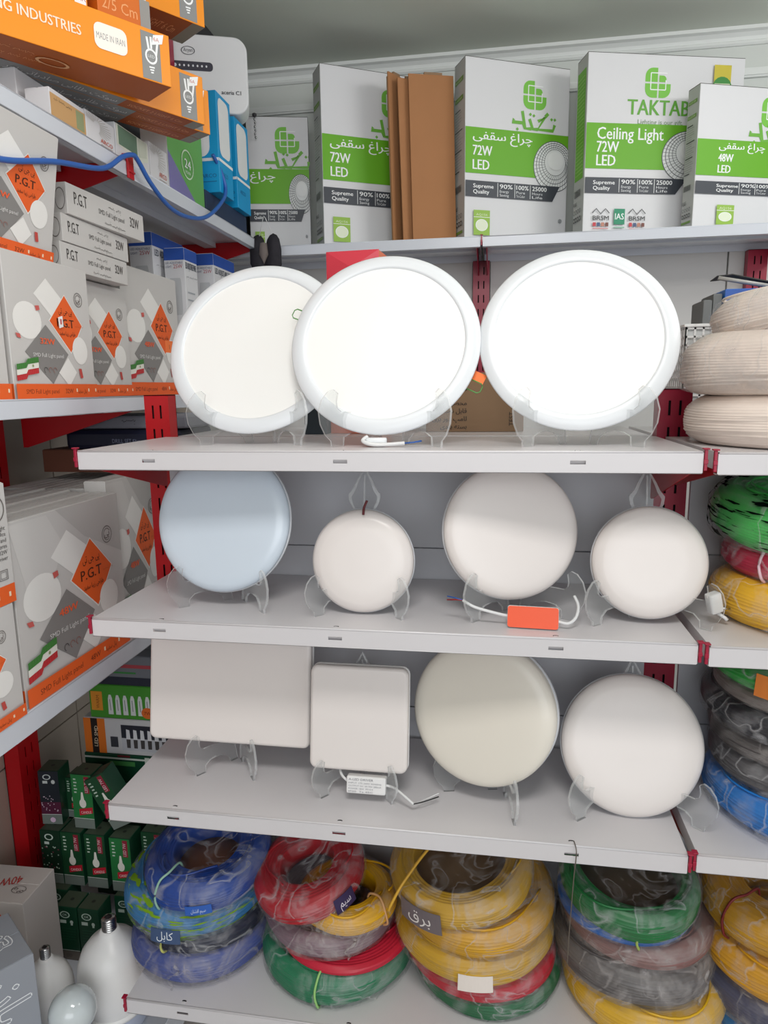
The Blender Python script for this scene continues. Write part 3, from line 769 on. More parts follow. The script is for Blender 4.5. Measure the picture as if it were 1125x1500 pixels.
def quality_band(p, v0, v1, u0, u1, us=0.0):
    """charcoal strip with slanted right end"""
    p.poly([(u0, v0), (u1 - 0.07, v0), (u1, v1), (u0, v1)], CHAR)
    H = (v1 - v0) * p.h; W = (u1 - u0) * p.w
    x = u0 + 0.045 * (u1 - u0) + us
    f = lambda s: u0 + us + s * (u1 - u0 - us)
    p.text('Supreme', f(0.08), v0 + (v1 - v0) * 0.56, H * 0.25, WHT, W * 0.21, bold=0.0005); p.text('Quality', f(0.08), v0 + (v1 - v0) * 0.20, H * 0.25, WHT, W * 0.165, bold=0.0005)
    for s in (0.335, 0.515, 0.68): p.line([(f(s), v0 + (v1 - v0) * 0.06), (f(s), v1 - (v1 - v0) * 0.06)], 0.0016, WHT)
    for s, a, b, c, w in ((0.355, '90%', 'Energy', 'Saving', 0.135), (0.53, '100%', 'Pure', 'Tri-Color', 0.13), (0.70, '25000', 'Hours', 'Life', 0.155)):
        p.text(a, f(s), v0 + (v1 - v0) * 0.60, H * 0.28, WHT, W * w, bold=0.0005)
        p.text(b, f(s), v0 + (v1 - v0) * 0.34, H * 0.17, (226, 228, 230), W * w * 0.72); p.text(c, f(s), v0 + (v1 - v0) * 0.10, H * 0.17, (226, 228, 230), W * w * 0.72)

def side_print(t, w, d, h, style):
    p = Print(d, h)
    if style == 'green':
        p.rect(0.08, 0.86, 0.33, 0.93, GRN)
        for k in range(26): p.line([(0.14, 0.36 + k * 0.021), (0.80, 0.365 + k * 0.021)], 0.0012, (186, 220, 120))
    else:
        for v in (0.90, 0.80): p.rect(0.08, 0.82, v - 0.012, v + 0.014, (112, 150, 66)); p.text('TRI-COLOR CEILING', 0.12, v - 0.006, 0.006, (205, 220, 180), d * 0.6)
        rnd = random.Random(3)
        for k in range(22):
            v = 0.74 - k * 0.016
            p.line([(0.10, v), (rnd.uniform(0.5, 0.84), v)], 0.0010 if k % 7 else 0.003, (120, 122, 120) if k % 7 else (60, 62, 60))
        p.rect(0.08, 0.86, 0.05, 0.066, (112, 150, 66))
    for k in range(14): p.rect(0.12 + k * 0.045, 0.12 + k * 0.045 + (0.028 if k % 3 else 0.014), 0.285 - (0 if style != 'green' else 0.05), 0.325 - (0 if style != 'green' else 0.05), (70, 72, 72))
    for k in range(4):
        u = 0.12 + k * 0.19
        p.ring(u + 0.07, 0.15, 0.07, 0.014, 0.25, (60, 62, 60), 10); p.rect(u, u + 0.14, 0.092, 0.12, (70, 72, 70)); p.rect(u + 0.03, u + 0.11, 0.098, 0.112, (188, 189, 186))
    p.text('R&S', 0.1, 0.185, 0.012, (70, 72, 70), d * 0.35)
    p.build('side_print', t, 'left', (w, d, h))

def tall_carton(label, x, y, yaw, w, d, h, kind='fa', watt='72W', icon=True, side='text', us=0.0):
    t = thing('lamp_carton', label, 'box', (0, 0, 0), (0, 0, 0))
    # (x, y) is the front-left bottom edge
    a = RAD(yaw); t.rotation_euler = (0, 0, a)
    cx, cy = w / 2, d / 2
    t.location = (x + cx * cos(a) - cy * sin(a), y + cx * sin(a) + cy * cos(a), 1.9845)
    b = MB(); b.box(-w / 2, w / 2, -d / 2, d / 2, 0, h)
    b.build('carton_body', M_CARDW, t, 0.0015)
    f = MB(); f.box(-w / 2, w / 2, -d / 2 + 0.001, -0.001, h, h + 0.0015); f.box(-w / 2, w / 2, 0.001, d / 2 - 0.001, h, h + 0.0015)
    f.build('top_flap', mat('grey_board_edge', (90, 88, 84), 0.8), t)
    # grey printed left side
    g = MB(); g.box(-w / 2 - 0.0004, -w / 2, -d / 2 + 0.001, d / 2 - 0.001, 0.001, h - 0.001); g.build('side_panel', M_CARDG, t)
    side_print(t, w + 0.0008, d, h, side)
    p = Print(w, h)
    if kind == 'fa':
        leaf_logo(p, 0.66, 0.835, 0.085); script_logo(p, 0.65, 0.69, 0.16)
        p.text('روشنایی هدیه ماست', 0.65, 0.605, 0.010, (150, 176, 140), 0.11, fa=True, align='c')
        p.rect(0.0, 1.0, 0.38, 0.63, GRN)
        k = h / 0.57
        if us < 0: p.text('چراغ', 0.03, 0.555, 0.030 * k, WHT, 0.09, fa=True, bold=0.001); us = 0.0; watt = None
        else: p.text('چراغ سقفی', 0.07 + us, 0.568, 0.026 * k, WHT, 0.22 * k, fa=True, bold=0.001)
        if watt: p.text(watt, 0.07 + us, 0.480, 0.031 * k, WHT, 0.070 * k, bold=0.0016); p.text('LED', 0.07 + us, 0.402, 0.031 * k, WHT, 0.060 * k, bold=0.0016)
        lamp_drawing(p, 0.86, 0.45, 0.205, 0.145)
        quality_band(p, 0.250, 0.338, 0.0, 0.92, us)
        if icon: lamp_icon(p, 0.08 + us, 0.235 + us, 0.035, 0.175)
        p.ring(0.93, 0.14, 0.018, 0.012, 0.3, (130, 134, 136)); p.ell(0.93, 0.14, 0.010, 0.007, (150, 154, 156))
    else:
        leaf_logo(p, 0.445, 0.85, 0.085)
        p.text('TAKTAB', 0.255, 0.675, 0.046, (100, 170, 58), 0.210, bold=0.0026)
        p.text('Lighting is our gift.', 0.325, 0.625, 0.014, (120, 150, 110), 0.155)
        p.rect(0.0, 1.0, 0.375, 0.625, GRN)
        p.text('Ceiling Light', 0.07, 0.538, 0.036, WHT, 0.225, bold=0.0012)
        p.text(watt, 0.07, 0.467, 0.033, WHT, 0.074, bold=0.0016); p.text('LED', 0.07, 0.392, 0.033, WHT, 0.064, bold=0.0016)
        lamp_drawing(p, 0.66, 0.45, 0.170, 0.145)
        quality_band(p, 0.238, 0.325, 0.0, 0.66)
        for u in (0.11, 0.345):
            p.line([(u - 0.055, 0.125), (u - 0.03, 0.15), (u, 0.120), (u + 0.03, 0.15), (u + 0.055, 0.125)], 0.003, (80, 82, 84))
            p.text('BRSM', u, 0.085, 0.014, (60, 62, 64), 0.055, align='c', bold=0.0006)
            for k, c in enumerate(((200, 60, 70), (70, 90, 130), (190, 130, 110), (120, 70, 60))): p.rect(u - 0.05 + k * 0.027, u - 0.05 + k * 0.027 + 0.020, 0.05, 0.072, c)
            p.line([(u - 0.05, 0.038), (u + 0.05, 0.038)], 0.002, (220, 120, 120))
        p.rect(0.195, 0.265, 0.062, 0.15, (34, 142, 104)); p.text('IAS', 0.23, 0.09, 0.019, WHT, 0.030, align='c', bold=0.0006); p.line([(0.195, 0.045), (0.265, 0.045)], 0.004, (150, 190, 170))
        p.rect(0.795, 0.905, 0.86, 0.955, (206, 190, 60)); p.poly([(0.78, 0.80), (0.92, 0.80), (0.90, 0.84), (0.80, 0.84)], (214, 216, 190))
        p.poly([(0.85 + 0.062 * cos(RAD(a)), 0.835 + 0.058 * sin(RAD(a))) for a in range(0, 181, 20)], (60, 140, 60)); p.rect(0.80, 0.90, 0.835, 0.855, (220, 226, 190)); p.text('Warranty', 0.85, 0.84, 0.006, (60, 120, 50), 0.04, align='c')
    p.build('front_print', t, 'front', (w, d, h))
    return t

tall_carton('tall white-green carton at the far left of the high shelf, partly hidden', -0.205, 1.50, 13, 0.22, 0.06, 0.472, watt='48W', us=-0.15)
tall_carton('tall white-green 72W carton left of the brown cardboard', 0.093, 1.412, 30, 0.40, 0.090, 0.585, watt='72W')
tall_carton('tall white-green 72W carton right of the brown cardboard', 0.578, 1.412, 26, 0.385, 0.090, 0.568, watt='72W')
tall_carton('tall carton reading Ceiling Light with three certificate badges', 0.964, 1.412, 16, 0.53, 0.085, 0.548, kind='en', side='green')
tall_carton('tall white-green 48W carton at the right edge of the high shelf', 1.300, 1.395, 20, 0.40, 0.060, 0.425, watt='48W', us=0.12)
# brown flattened cardboard between them
for i, (x0, y0, yaw, w, h, lean_, lab) in enumerate(((0.405, 1.405, 22, 0.155, 0.525, -1.5, 'broad brown cardboard blank standing between two tall white cartons'),
                                                  (0.372, 1.407, 32, 0.085, 0.515, -2.0, 'narrow folded cardboard piece left of the broad brown blank'),
                                                  (0.338, 1.415, 62, 0.09, 0.535, -2.5, 'thin cardboard sheet leaning against the left 72W carton'))):
    t = thing('cardboard_blank', lab, 'cardboard', (x0, y0, 1.9855), (0, RAD(lean_), RAD(yaw)))
    b = MB(); b.box(0, w, 0, 0.006, 0, h); b.build('outer_sheet', M_CARD, t, 0.0015)
    b = MB(); b.box(0.004, w - 0.003, 0.0075, 0.0125, 0, h - 0.012); b.build('inner_sheet', M_CARD2, t, 0.001)
    b = MB(); b.box(w * 0.35, w * 0.75, 0.001, 0.009, h, h + 0.007); b.build('tuck_tab', M_CARD2, t)
t = thing('hook_chain', 'small hook and beads hanging beside the white rounded box', 'chain', (-0.168, 1.49, 2.455))
b = MB(); b.lathe([(0, -0.008), (0.008, -0.004), (0.008, 0.004), (0, 0.008)], 10); b.build('knob', M_DARK, t)
for k in range(6):
    b = MB(); b.lathe([(0, -0.005), (0.004, -0.002), (0.004, 0.002), (0, 0.005)], 8, 0, Matrix.Translation((0.002 * (k % 2), 0, -0.014 - k * 0.012))); b.build('bead', M_SILVER, t)

# ================================================================== left wall: light cartons with orange diamond
OR = (236, 98, 34); GY = (136, 133, 131); CW = (238, 236, 232)
def flag(p, u0, v0, s):
    su, sv = s / p.w, s / p.h
    for k, c in enumerate(((196, 48, 52), (238, 236, 226), (66, 130, 58))):
        lo = [(u0 + i / 12 * su, v0 + (k * 0.16 + 0.14 * (i / 12) + (0.10 if i > 5 else 0)) * sv) for i in range(13)]
        hi = [(u, v + 0.16 * sv) for u, v in reversed(lo)]
        for i in range(12): p.poly([lo[i], lo[i + 1], hi[11 - i], hi[12 - i]], c)
    p.ell(u0 + 0.72 * su, v0 + 0.45 * sv, 0.04 * su, 0.04 * sv, (150, 160, 110), 8)

def seal(p, u, v, r):
    ru, rv = r / p.w, r / p.h
    p.ring(u, v, ru, rv, 0.10, (110, 104, 100)); p.ring(u, v, ru * 0.7, rv * 0.7, 0.12, (120, 110, 106), 20, 30, 300)
    p.text('پی', u, v - rv * 0.2, r * 0.8, (96, 84, 80), r * 1.0, fa=True, align='c')

def diamond_front(t, w, d, h, watt='32W', wear=0, grey_shapes=False, tag_=False):
    p = Print(w, h)
    if grey_shapes: p.poly([(0.38, 1.0), (1.0, 1.0), (1.0, 0.62), (0.62, 0.80)], (190, 187, 184)); p.poly([(0.0, 0.985), (0.3, 0.985), (0.42, 0.80), (0.30, 0.6), (0.1, 0.6)], (212, 209, 206))  # large light-grey printed shapes
    p.poly([(0.46, 0.87), (0.635, 0.74), (0.49, 0.60), (0.305, 0.745)], CW)
    p.ell(0.21, 0.55, 0.155, 0.13, CW)
    p.poly([(0.41, 0.535), (0.66, 0.33), (0.44, 0.105), (0.15, 0.33)], GY)
    p.poly([(0.67, 0.78), (0.88, 0.56), (0.70, 0.335), (0.45, 0.57)], CW); p.poly([(0.67, 0.772), (0.872, 0.56), (0.70, 0.348), (0.462, 0.568)], OR)
    p.ell(0.82, 0.366, 0.10, 0.107, CW); p.poly([(0.65, 0.305), (0.75, 0.195), (0.64, 0.085), (0.52, 0.19)], CW)
    seal(p, 0.85, 0.76, h * 0.055)
    p.text('پی جی تی', 0.665, 0.635, h * 0.045, (70, 30, 12), w * 0.17, fa=True, align='c')
    p.text('P.G.T', 0.655, 0.535, h * 0.062, (74, 34, 14), w * 0.21, align='c', bold=0.0008)
    p.scribble(0.78, 0.86, 0.55, h * 0.012, (170, 70, 30), 4)
    p.text('طراحی زیبا سفید', 0.67, 0.475, h * 0.030, (84, 38, 16), w * 0.20, fa=True, align='c')
    p.text(watt, 0.41, 0.395, h * 0.042, (240, 104, 62), w * 0.17, align='c', bold=0.0012)
    p.text('SMD Full Light panel', 0.41, 0.30, h * 0.028, (228, 226, 224), w * 0.36, align='c')
    for k in range(3): p.ring(0.36 + k * 0.055, 0.205, 0.022, 0.022, 0.18, (150, 90, 80) if k else (60, 58, 58), 10, 0, 250)
    p.poly([(0.775, 0.225), (0.81, 0.225), (0.825, 0.155), (0.79, 0.15)], (196, 74, 66))
    p.poly([(0.30, 0.66), (0.345, 0.665), (0.35, 0.635), (0.31, 0.625)], (206, 96, 90)); p.poly([(0.06, 0.455), (0.105, 0.45), (0.115, 0.42), (0.075, 0.425)], (206, 96, 90))
    flag(p, 0.03, 0.125, w * 0.24)
    p.rect(0, 1, 0, 0.105, OR)
    p.text('SMD Full Light panel', 0.10, 0.035, h * 0.032, (120, 44, 14), w * 0.38); p.text(watt, 0.56, 0.035, h * 0.034, (100, 36, 12), w * 0.10)
    p.text('پنل سفید', 0.72, 0.035, h * 0.030, (112, 42, 14), w * 0.12, fa=True)
    for u in (0.70, 0.86, 0.96): p.rect(u, u + 0.016, 0.045, 0.07, (246, 222, 190))
    if tag_: p.poly([(0.545, 0.60), (0.60, 0.615), (0.605, 0.535), (0.55, 0.52)], WHT); p.rect(0.565, 0.59, 0.55, 0.59, (210, 120, 120))
    return p.build('front_print', t, 'front', (w, d, h))

def side_band(t, w, d, h, face='left'):
    p = Print(d, h); p.rect(0, 1, 0, 0.105, OR); p.text('SMD panel', 0.15, 0.04, h * 0.02, (120, 44, 14), d * 0.6); return p.build('side_print', t, face, (w, d, h))

def diamond_carton(label, xf, y0, z, w, h, d=0.05, watt='32W', tilt=(0, 0), yaw=90, grey_shapes=False, tag_=False, m=None, prt=True):
    """stands on the left shelf with its printed front towards +x; y0 = edge nearest the camera"""
    a = RAD(yaw)
    t = carton('light_carton', label, 'box', (xf - d / 2 * sin(a) , y0 + w / 2, z), a, w, d, h, m or M_PGT, 'light cartons on the left shelves' if False else None, tilt)
    if prt: diamond_front(t, w, d, h, watt, grey_shapes=grey_shapes, tag_=tag_); side_band(t, w, d, h)
    return t

diamond_carton('light carton with orange diamond, leftmost of three on the eye-level shelf', -0.128, 0.035, 1.4885, 0.248, 0.249, tag_=True)
diamond_carton('light carton with orange diamond, middle of three on the eye-level shelf', -0.185, 0.290, 1.4885, 0.245, 0.247)
diamond_carton('light carton with orange diamond and orange sticker, farthest of three by the red post', -0.200, 0.540, 1.4885, 0.300, 0.312, watt='48W', d=0.045)
diamond_carton('light carton at the left picture edge, nearest on the eye-level shelf', -0.128, -0.225, 1.4885, 0.248, 0.249)
diamond_carton('light carton with orange diamond standing on top of the eye-level row', -0.140, -0.055, 1.7390, 0.245, 0.222, tilt=(RAD(10), 0))
t = thing('price_sticker', 'small orange sticker on the farthest light carton', 'sticker', (-0.1990, 0.775, 1.618))
b = MB(); b.box(-0.0006, 0.0, -0.022, 0.022, -0.016, 0.016); b.build('sticker_paper', mat('fluorescent_orange_paper', (252, 128, 66), 0.7), t)
p = Print(0.044, 0.032); p.text('1', 0.5, 0.3, 0.012, (120, 50, 30), align='c'); o = p.build('sticker_print', t, 'right', (0.0, 0.044, 0.032)); o.location = (0, 0, -0.016)

def flat_carton(label, y0, z, L, th, xf=-0.14, yaw=90, D=0.245):
    t = carton('light_carton', label, 'box', (xf - D / 2, y0 + L / 2, z), RAD(yaw), L, D, th, M_PGT, None)
    p = Print(L, th)
    p.text('P.G.T', 0.08, 0.40, th * 0.40, (62, 58, 56), L * 0.15, bold=0.0004)
    p.text('SMD Full Light panel', 0.37, 0.42, th * 0.17, (92, 88, 86), L * 0.34); p.text('32W', 0.79, 0.40, th * 0.36, (72, 66, 64), L * 0.13, bold=0.0004)
    for u, v in ((0.50, 0.76), (0.60, 0.76), (0.44, 0.16), (0.53, 0.14), (0.63, 0.14)): p.scribble(u, u + 0.07, v, th * 0.13, (84, 80, 78), int(u * 100))
    p.build('front_print', t, 'front', (L, D, th))
    p = Print(D, th); p.ring(0.94, 0.5, 0.045, 0.36, 0.10, (110, 104, 100)); p.build('side_print', t, 'left', (L, D, th))
    return t
flat_carton('flat white 32W carton, lowest of three lying on the light cartons', 0.238, 1.7390, 0.250, 0.050, -0.150)
flat_carton('flat white 32W carton, middle of three lying on the light cartons', 0.247, 1.7910, 0.248, 0.052, -0.148)
flat_carton('flat white 32W carton, topmost of three lying on the light cartons', 0.268, 1.8445, 0.285, 0.058, -0.138, 88)

# blue-topped cartons behind
def blue_top(label, x0, y0, w, d, h, z=1.4885):
    t = carton('lamp_carton', label, 'box', (x0 + w / 2, y0 + d / 2, z), 0, w, d, h, M_CARDW)
    for face, L in (('front', w), ('right', d)):
        p = Print(L, h); p.rect(0, 1, 0.92, 1.0, (42, 84, 172))
        if face == 'front':
            p.text('LED ADJUSTABLE', 0.06, 0.895, 0.006, (60, 70, 110), L * 0.85); p.text('LIGHT', 0.06, 0.87, 0.006, (60, 70, 110), L * 0.3); p.text('25W', 0.45, 0.865, 0.011, (176, 60, 76), L * 0.45)
            p.poly([(a, b) for a, b in rrect(0.2, 0.8, 0.55, 0.8, 0.06, 3)], (196, 198, 200))
        else:
            p.text('LED ADJUSTABLE PANEL', 0.06, 0.865, 0.018, (64, 70, 84), L * 0.86, bold=0.0008); p.scribble(0.1, 0.8, 0.81, 0.008, (120, 124, 130), 3)
            for k in range(4): p.rect(0.12, 0.7, 0.55 + k * 0.05, 0.56 + k * 0.05, (170, 174, 180))
        p.build('print', t, face, (w, d, h))
blue_top('blue-topped LED carton, nearest and tallest beside the flat 32W cartons', -0.345, 0.865, 0.070, 0.200, 0.452)
blue_top('blue-topped LED carton, middle one of three', -0.262, 0.907, 0.062, 0.085, 0.414)
blue_top('blue-topped LED carton, last one beside the left lamp', -0.262, 1.120, 0.062, 0.180, 0.436)

# low shelf: big carton with flag, slabs behind, two stacked cartons at the picture edge
diamond_carton('large light carton with flag and orange diamond on the low left shelf', -0.128, -0.022, 0.9405, 0.350, 0.340, 0.052, '48W', grey_shapes=True)
for k in range(5):
    diamond_carton('light carton behind the large flag carton, number %s from the front' % ('one', 'two', 'three', 'four', 'five')[k], -0.1815 - k * 0.0535, -0.03 + 0.008 * (k % 2), 0.9405, 0.345, 0.342 + 0.004 * (k % 3), 0.052, '48W', prt=False)
t = diamond_carton('shaded light carton with orange diamond beside the red post, low left shelf', -0.158, 0.336, 0.9405, 0.235, 0.362, 0.052, '48W', grey_shapes=True)
for k in range(4):
    diamond_carton('light carton behind the shaded one, %s in that row' % ('second', 'third', 'fourth', 'fifth')[k], -0.212 - k * 0.0535, 0.345, 0.9405, 0.300, 0.344, 0.052, prt=False)
t = diamond_carton('light carton with orange diamond under the upright text carton at the left edge', -0.122, -0.285, 0.9405, 0.250, 0.205, 0.06)
t = carton('light_carton', 'upright pale carton with printed text at the left picture edge', 'box', (-0.152, -0.150, 1.1460), RAD(90), 0.250, 0.06, 0.205, M_PGT)
p = Print(0.25, 0.205); p.rect(0, 1, 0, 0.16, OR); seal(p, 0.88, 0.80, 0.024); p.ell(0.88, 0.77, 0.03, 0.02, (200, 90, 80), 10)
for k, s in enumerate(('Full Light', 'for Office', 'Hospital and', 'Stores', 'Power 32W', 'Driver')): p.text(s, 0.96, 0.62 - k * 0.05, 0.007, (90, 88, 86), align='r')
p.ring(0.90, 0.25, 0.06, 0.06, 0.12, (100, 98, 96), 4, 45, 405); p.ring(0.90, 0.25, 0.04, 0.04, 0.12, (100, 98, 96), 4, 45, 405)
for u in (0.72, 0.82, 0.93): p.rect(u, u + 0.02, 0.06, 0.10, (246, 222, 190))
p.build('front_print', t, 'front', (0.25, 0.06, 0.205))
# dark case and brown box lying on the slabs
t = carton('tool_case', 'dark navy case with white lettering lying behind the top lamp shelf', 'case', (-0.205, 0.60, 1.3585), 0, 0.30, 0.20, 0.050, mat('navy_case', (22, 26, 48), 0.4), bev=0.012, flap=False)
p = Print(0.30, 0.050); p.text('DRILL SET', 0.42, 0.34, 0.010, (120, 126, 150), 0.05)
for k in range(3): p.text(('Pro', 'Metal', 'Wood')[k], 0.60 + k * 0.13, 0.34, 0.009, (110, 116, 140), 0.03)
p.build('front_print', t, 'front', (0.30, 0.20, 0.050))
t = carton('tool_case', 'grey flat case with handwriting on top of the navy case', 'case', (-0.175, 0.60, 1.4095), 0, 0.28, 0.19, 0.032, mat('grey_case', (120, 122, 132), 0.5), bev=0.006, flap=False)
p = Print(0.28, 0.032); p.scribble(0.62, 0.74, 0.5, 0.014, (26, 26, 32), 5); p.scribble(0.40, 0.46, 0.6, 0.010, (30, 30, 36), 6); p.build('front_print', t, 'front', (0.28, 0.19, 0.032))
t = carton('brown_box', 'low brown box lying under the navy case', 'box', (-0.295, 0.59, 1.3035), 0, 0.25, 0.18, 0.0545, mat('dark_brown_card', (112, 66, 48), 0.7))

# ================================================================== high left shelf
HGREY = (140, 141, 140); OT = (252, 232, 210)
def hand_logo(p, u, v, s):
    su, sv = s / p.w, s / p.h
    p.rect(u - 0.42 * su, u + 0.42 * su, v - 0.95 * sv, v + 0.85 * sv, HGREY)
    p.ring(u, v - 0.05 * sv, 0.27 * su, 0.30 * sv, 0.26, WHT, 20); p.text('LED', u, v - 0.10 * sv, s * 0.11, (226, 226, 226), s * 0.3, align='c')
    for a, b in (((-0.10, 0.22), (-0.16, 0.66)), ((0.02, 0.25), (0.02, 0.70)), ((0.22, 0.05), (0.32, 0.60))):
        p.line([(u + a[0] * su, v + a[1] * sv), (u + b[0] * su, v + b[1] * sv)], s * 0.09, WHT)
    for k in range(3): p.line([(u - (0.12 - 0.03 * k) * su, v - (0.48 + 0.10 * k) * sv), (u + (0.12 - 0.03 * k) * su, v - (0.46 + 0.10 * k) * sv)], s * 0.055, WHT)

def orange_carton(label, ex, ey, z, yaw, L, d, h, kind, tilt=(0, 0)):
    """long carton whose far front bottom corner stands at (ex, ey); long side runs back towards the camera.
    local +x points to the far end, front (-y) to the room"""
    a = RAD(yaw); c, s = cos(a), sin(a)
    lx, ly = -L / 2, d / 2
    t = carton('lamp_carton', label, 'box', (ex + lx * c - ly * s, ey + lx * s + ly * c, z), a, L, d, h, M_ORANGE, None, tilt, flap=False)
    p = Print(L, h)
    hand_logo(p, 1 - 0.040 / L, 0.50, h * 0.50)
    if kind == 'main':
        p.text('LIGHTING INDUSTRIES', 1 - 0.174 / L, 0.42, h * 0.185, OT, 0.205, align='r', bold=0.0006)
        p.poly([(x / L + 1 - 0.150 / L, y / h + 0.30) for x, y in rrect(0, 0.062, 0, h * 0.48, 0.012, 4)], (252, 243, 232))
        p.text('MADE IN IRAN', 1 - 0.119 / L, 0.48, h * 0.12, (150, 150, 150), 0.054, align='c')
    p.poly([(1 - 0.038 / L, 0.70), (1 - 0.016 / L, 0.78), (1 - 0.012 / L, 0.97), (1 - 0.034 / L, 0.90)], WHT); p.text('6A', 1 - 0.034 / L, 0.79, h * 0.08, (200, 120, 110))
    p.build('front_print', t, 'front', (L, d, h))
    q = Print(L, d)
    if kind == 'main':
        q.rect(0, 1, 0, 1, (178, 88, 20))
        for k in range(2): q.scribble(0.3, 1 - 0.24 / L, 0.62 - k * 0.26, d * 0.10, (238, 170, 110), 11 + k)
        q.ring(1 - 0.21 / L, 0.5, 0.03 / L, 0.16, 0.2, (238, 180, 130), 14)
    else:
        q.rect(0, 1 - 0.19 / L, 0, 1, HGREY); q.rect(1 - 0.19 / L, 1 - 0.03 / L, 0, 1, (168, 80, 26)); q.rect(1 - 0.03 / L, 1, 0, 1, (150, 146, 138))
        q.text('سوکت طلایی صادراتی نور', 1 - 0.20 / L, 0.30, d * 0.40, (222, 222, 222), 0.22, fa=True, align='r')
        q.text('SOCKET 2 LIGHT 6 Cm', 1 - 0.175 / L, 0.32, d * 0.30, (232, 160, 110), 0.13)
    q.build('base_print', t, 'bottom', (L, d, h))
    return t
ZO = 2.090
orange_carton('long orange carton reading INDUSTRIES with the MADE IN IRAN badge', 0.049, 0.352, ZO, 54, 0.62, 0.095, 0.092, 'main')
orange_carton('long orange carton just behind the INDUSTRIES one, showing its grey logo', 0.032, 0.550, ZO, 59, 0.50, 0.0405, 0.098, 'sub')
orange_carton('long orange carton whose end stands farthest out to the corner, logo hidden', 0.0195, 0.6105, ZO, 59, 0.52, 0.0405, 0.094, 'sub')
orange_carton('orange carton at the back of the row, only its printed underside showing', -0.016, 0.633, ZO, 59, 0.52, 0.0405, 0.090, 'sub')
# second layer lying on them
def corner_carton(label, ex, ey, z, yaw, L, d, h, m):
    a = RAD(yaw); c, s_ = cos(a), sin(a); lx, ly = -L / 2, d / 2
    return carton('lamp_carton', label, 'box', (ex + lx * c - ly * s_, ey + lx * s_ + ly * c, z), a, L, d, h, m, flap=False)
t = corner_carton('orange-brown carton with 2/5 Cm lettering lying on the INDUSTRIES carton', 0.008, 0.362, 2.1895, 54, 0.105, 0.20, 0.060, M_ORANGED)
p = Print(0.105, 0.060); p.text('2/5 Cm', 0.08, 0.34, 0.020, (238, 168, 110), 0.070); p.rect(0.80, 1.0, 0, 1, (150, 148, 144)); p.build('front_print', t, 'front', (0.105, 0.20, 0.060))
t = corner_carton('thin white carton between the 2/5 Cm carton and the topmost orange one', 0.000, 0.366, 2.2500, 54, 0.36, 0.19, 0.046, M_CARDW)
p = Print(0.36, 0.046)
for k in range(3): p.text(('NIZU', 'OEBED', 'UOLYP')[k], 0.86, 0.64 - k * 0.24, 0.009, (70, 70, 70), 0.035)
p.build('front_print', t, 'front', (0.36, 0.19, 0.046))
orange_carton('orange carton at the top edge of the picture with a grey hand logo', 0.037, 0.569, 2.2965, 54, 0.50, 0.10, 0.10, 'sub')
t = corner_carton('small grey-printed orange carton peeping over the INDUSTRIES carton', -0.066, 0.264, 2.1895, 54, 0.15, 0.06, 0.045, M_ORANGE)
p = Print(0.15, 0.045); p.rect(0.45, 0.80, 0, 1, HGREY); p.text('W', 0.5, 0.3, 0.02, WHT); p.rect(0.84, 0.98, 0.1, 0.95, WHT); p.text('AK', 0.86, 0.4, 0.010, (200, 110, 110)); p.build('front_print', t, 'front', (0.15, 0.06, 0.045))

# small lamp cartons under and beside them
def lamp_box(label, y0, L, h, d=0.09, xf=-0.128, kind='arco', z=2.0005, m=None):
    t = carton('lamp_carton', label, 'box', (xf - d / 2, y0 + L / 2, z), RAD(90), L, d, h, m or M_CARDW)
    p = Print(L, h)
    if kind == 'tan':
        p.rect(0, 1, 0.1, 0.85, (206, 164, 112)); p.rect(0.72, 0.95, 0.15, 0.8, (150, 160, 120)); p.scribble(0.1, 0.6, 0.7, 0.006, (70, 60, 50), 8)
    elif kind == 'rays':
        for k in range(16):
            a = RAD(-60 + k * 14); p.line([(0.35 + 0.12 * cos(a), 0.62 + 0.2 * sin(a)), (0.35 + 0.5 * cos(a), 0.62 + 0.62 * sin(a) * 0.6)], 0.0009, (176, 170, 160))
        p.text('ARCO', 0.45, 0.16, h * 0.14, (196, 92, 74), L * 0.42, bold=0.0004); p.line([(0.45, 0.09), (0.87, 0.09)], 0.0015, (170, 160, 156))
    elif kind == 'panel':
        p.poly([(0.03, 0.40), (0.62, 0.20), (0.95, 0.40), (0.95, 1.0), (0.03, 1.0)], (224, 228, 214)); p.rect(0.08, 0.62, 0.42, 0.98, (104, 134, 112))
        for k in range(12): p.line([(0.10 + k * 0.043, 0.42), (0.10 + k * 0.043, 0.98)], 0.0012, (134, 160, 140))
        p.poly([(0.66, 0.40), (0.90, 0.50), (0.90, 0.98), (0.66, 0.98)], (206, 212, 196))
    elif kind == 'green':
        p.rect(0, 1, 0, 1, (108, 178, 92)); p.poly([(0, 0), (0.75, 0), (0, 0.48)], (132, 116, 186))
        for k in range(26): p.line([(0.02 + k * 0.038, 0.0), (0.02 + k * 0.038, 1.0)], 0.0007, (142, 200, 130))
        p.ring(0.52, 0.45, 0.17, 0.17 * L / h, 0.10, (214, 236, 206)); p.text('24', 0.52, 0.40, h * 0.115, WHT, L * 0.17, align='c', bold=0.0008); p.text('MONTH', 0.52, 0.33, h * 0.035, WHT, L * 0.14, align='c')
    p.build('front_print', t, 'front', (L, d, h)); return t
lamp_box('small tan lamp box under the orange cartons, nearest of the row', 0.215, 0.112, 0.052, kind='tan', d=0.05)
lamp_box('white lamp box with sun rays and red lettering under the orange cartons', 0.330, 0.108, 0.056, kind='rays', d=0.05)
lamp_box('white box showing a green grilled panel, beside the red shelf clip', 0.441, 0.150, 0.070, kind='panel', d=0.05)
lamp_box('second white lamp box with sun rays, beside the green 24 box', 0.594, 0.092, 0.080, kind='rays', d=0.05)
carton('lamp_carton', 'plain white carton lying under the orange cartons at the back of the high left shelf', 'box', (-0.255, 0.42, 2.0005), RAD(90), 0.42, 0.13, 0.0875, M_CARDW)
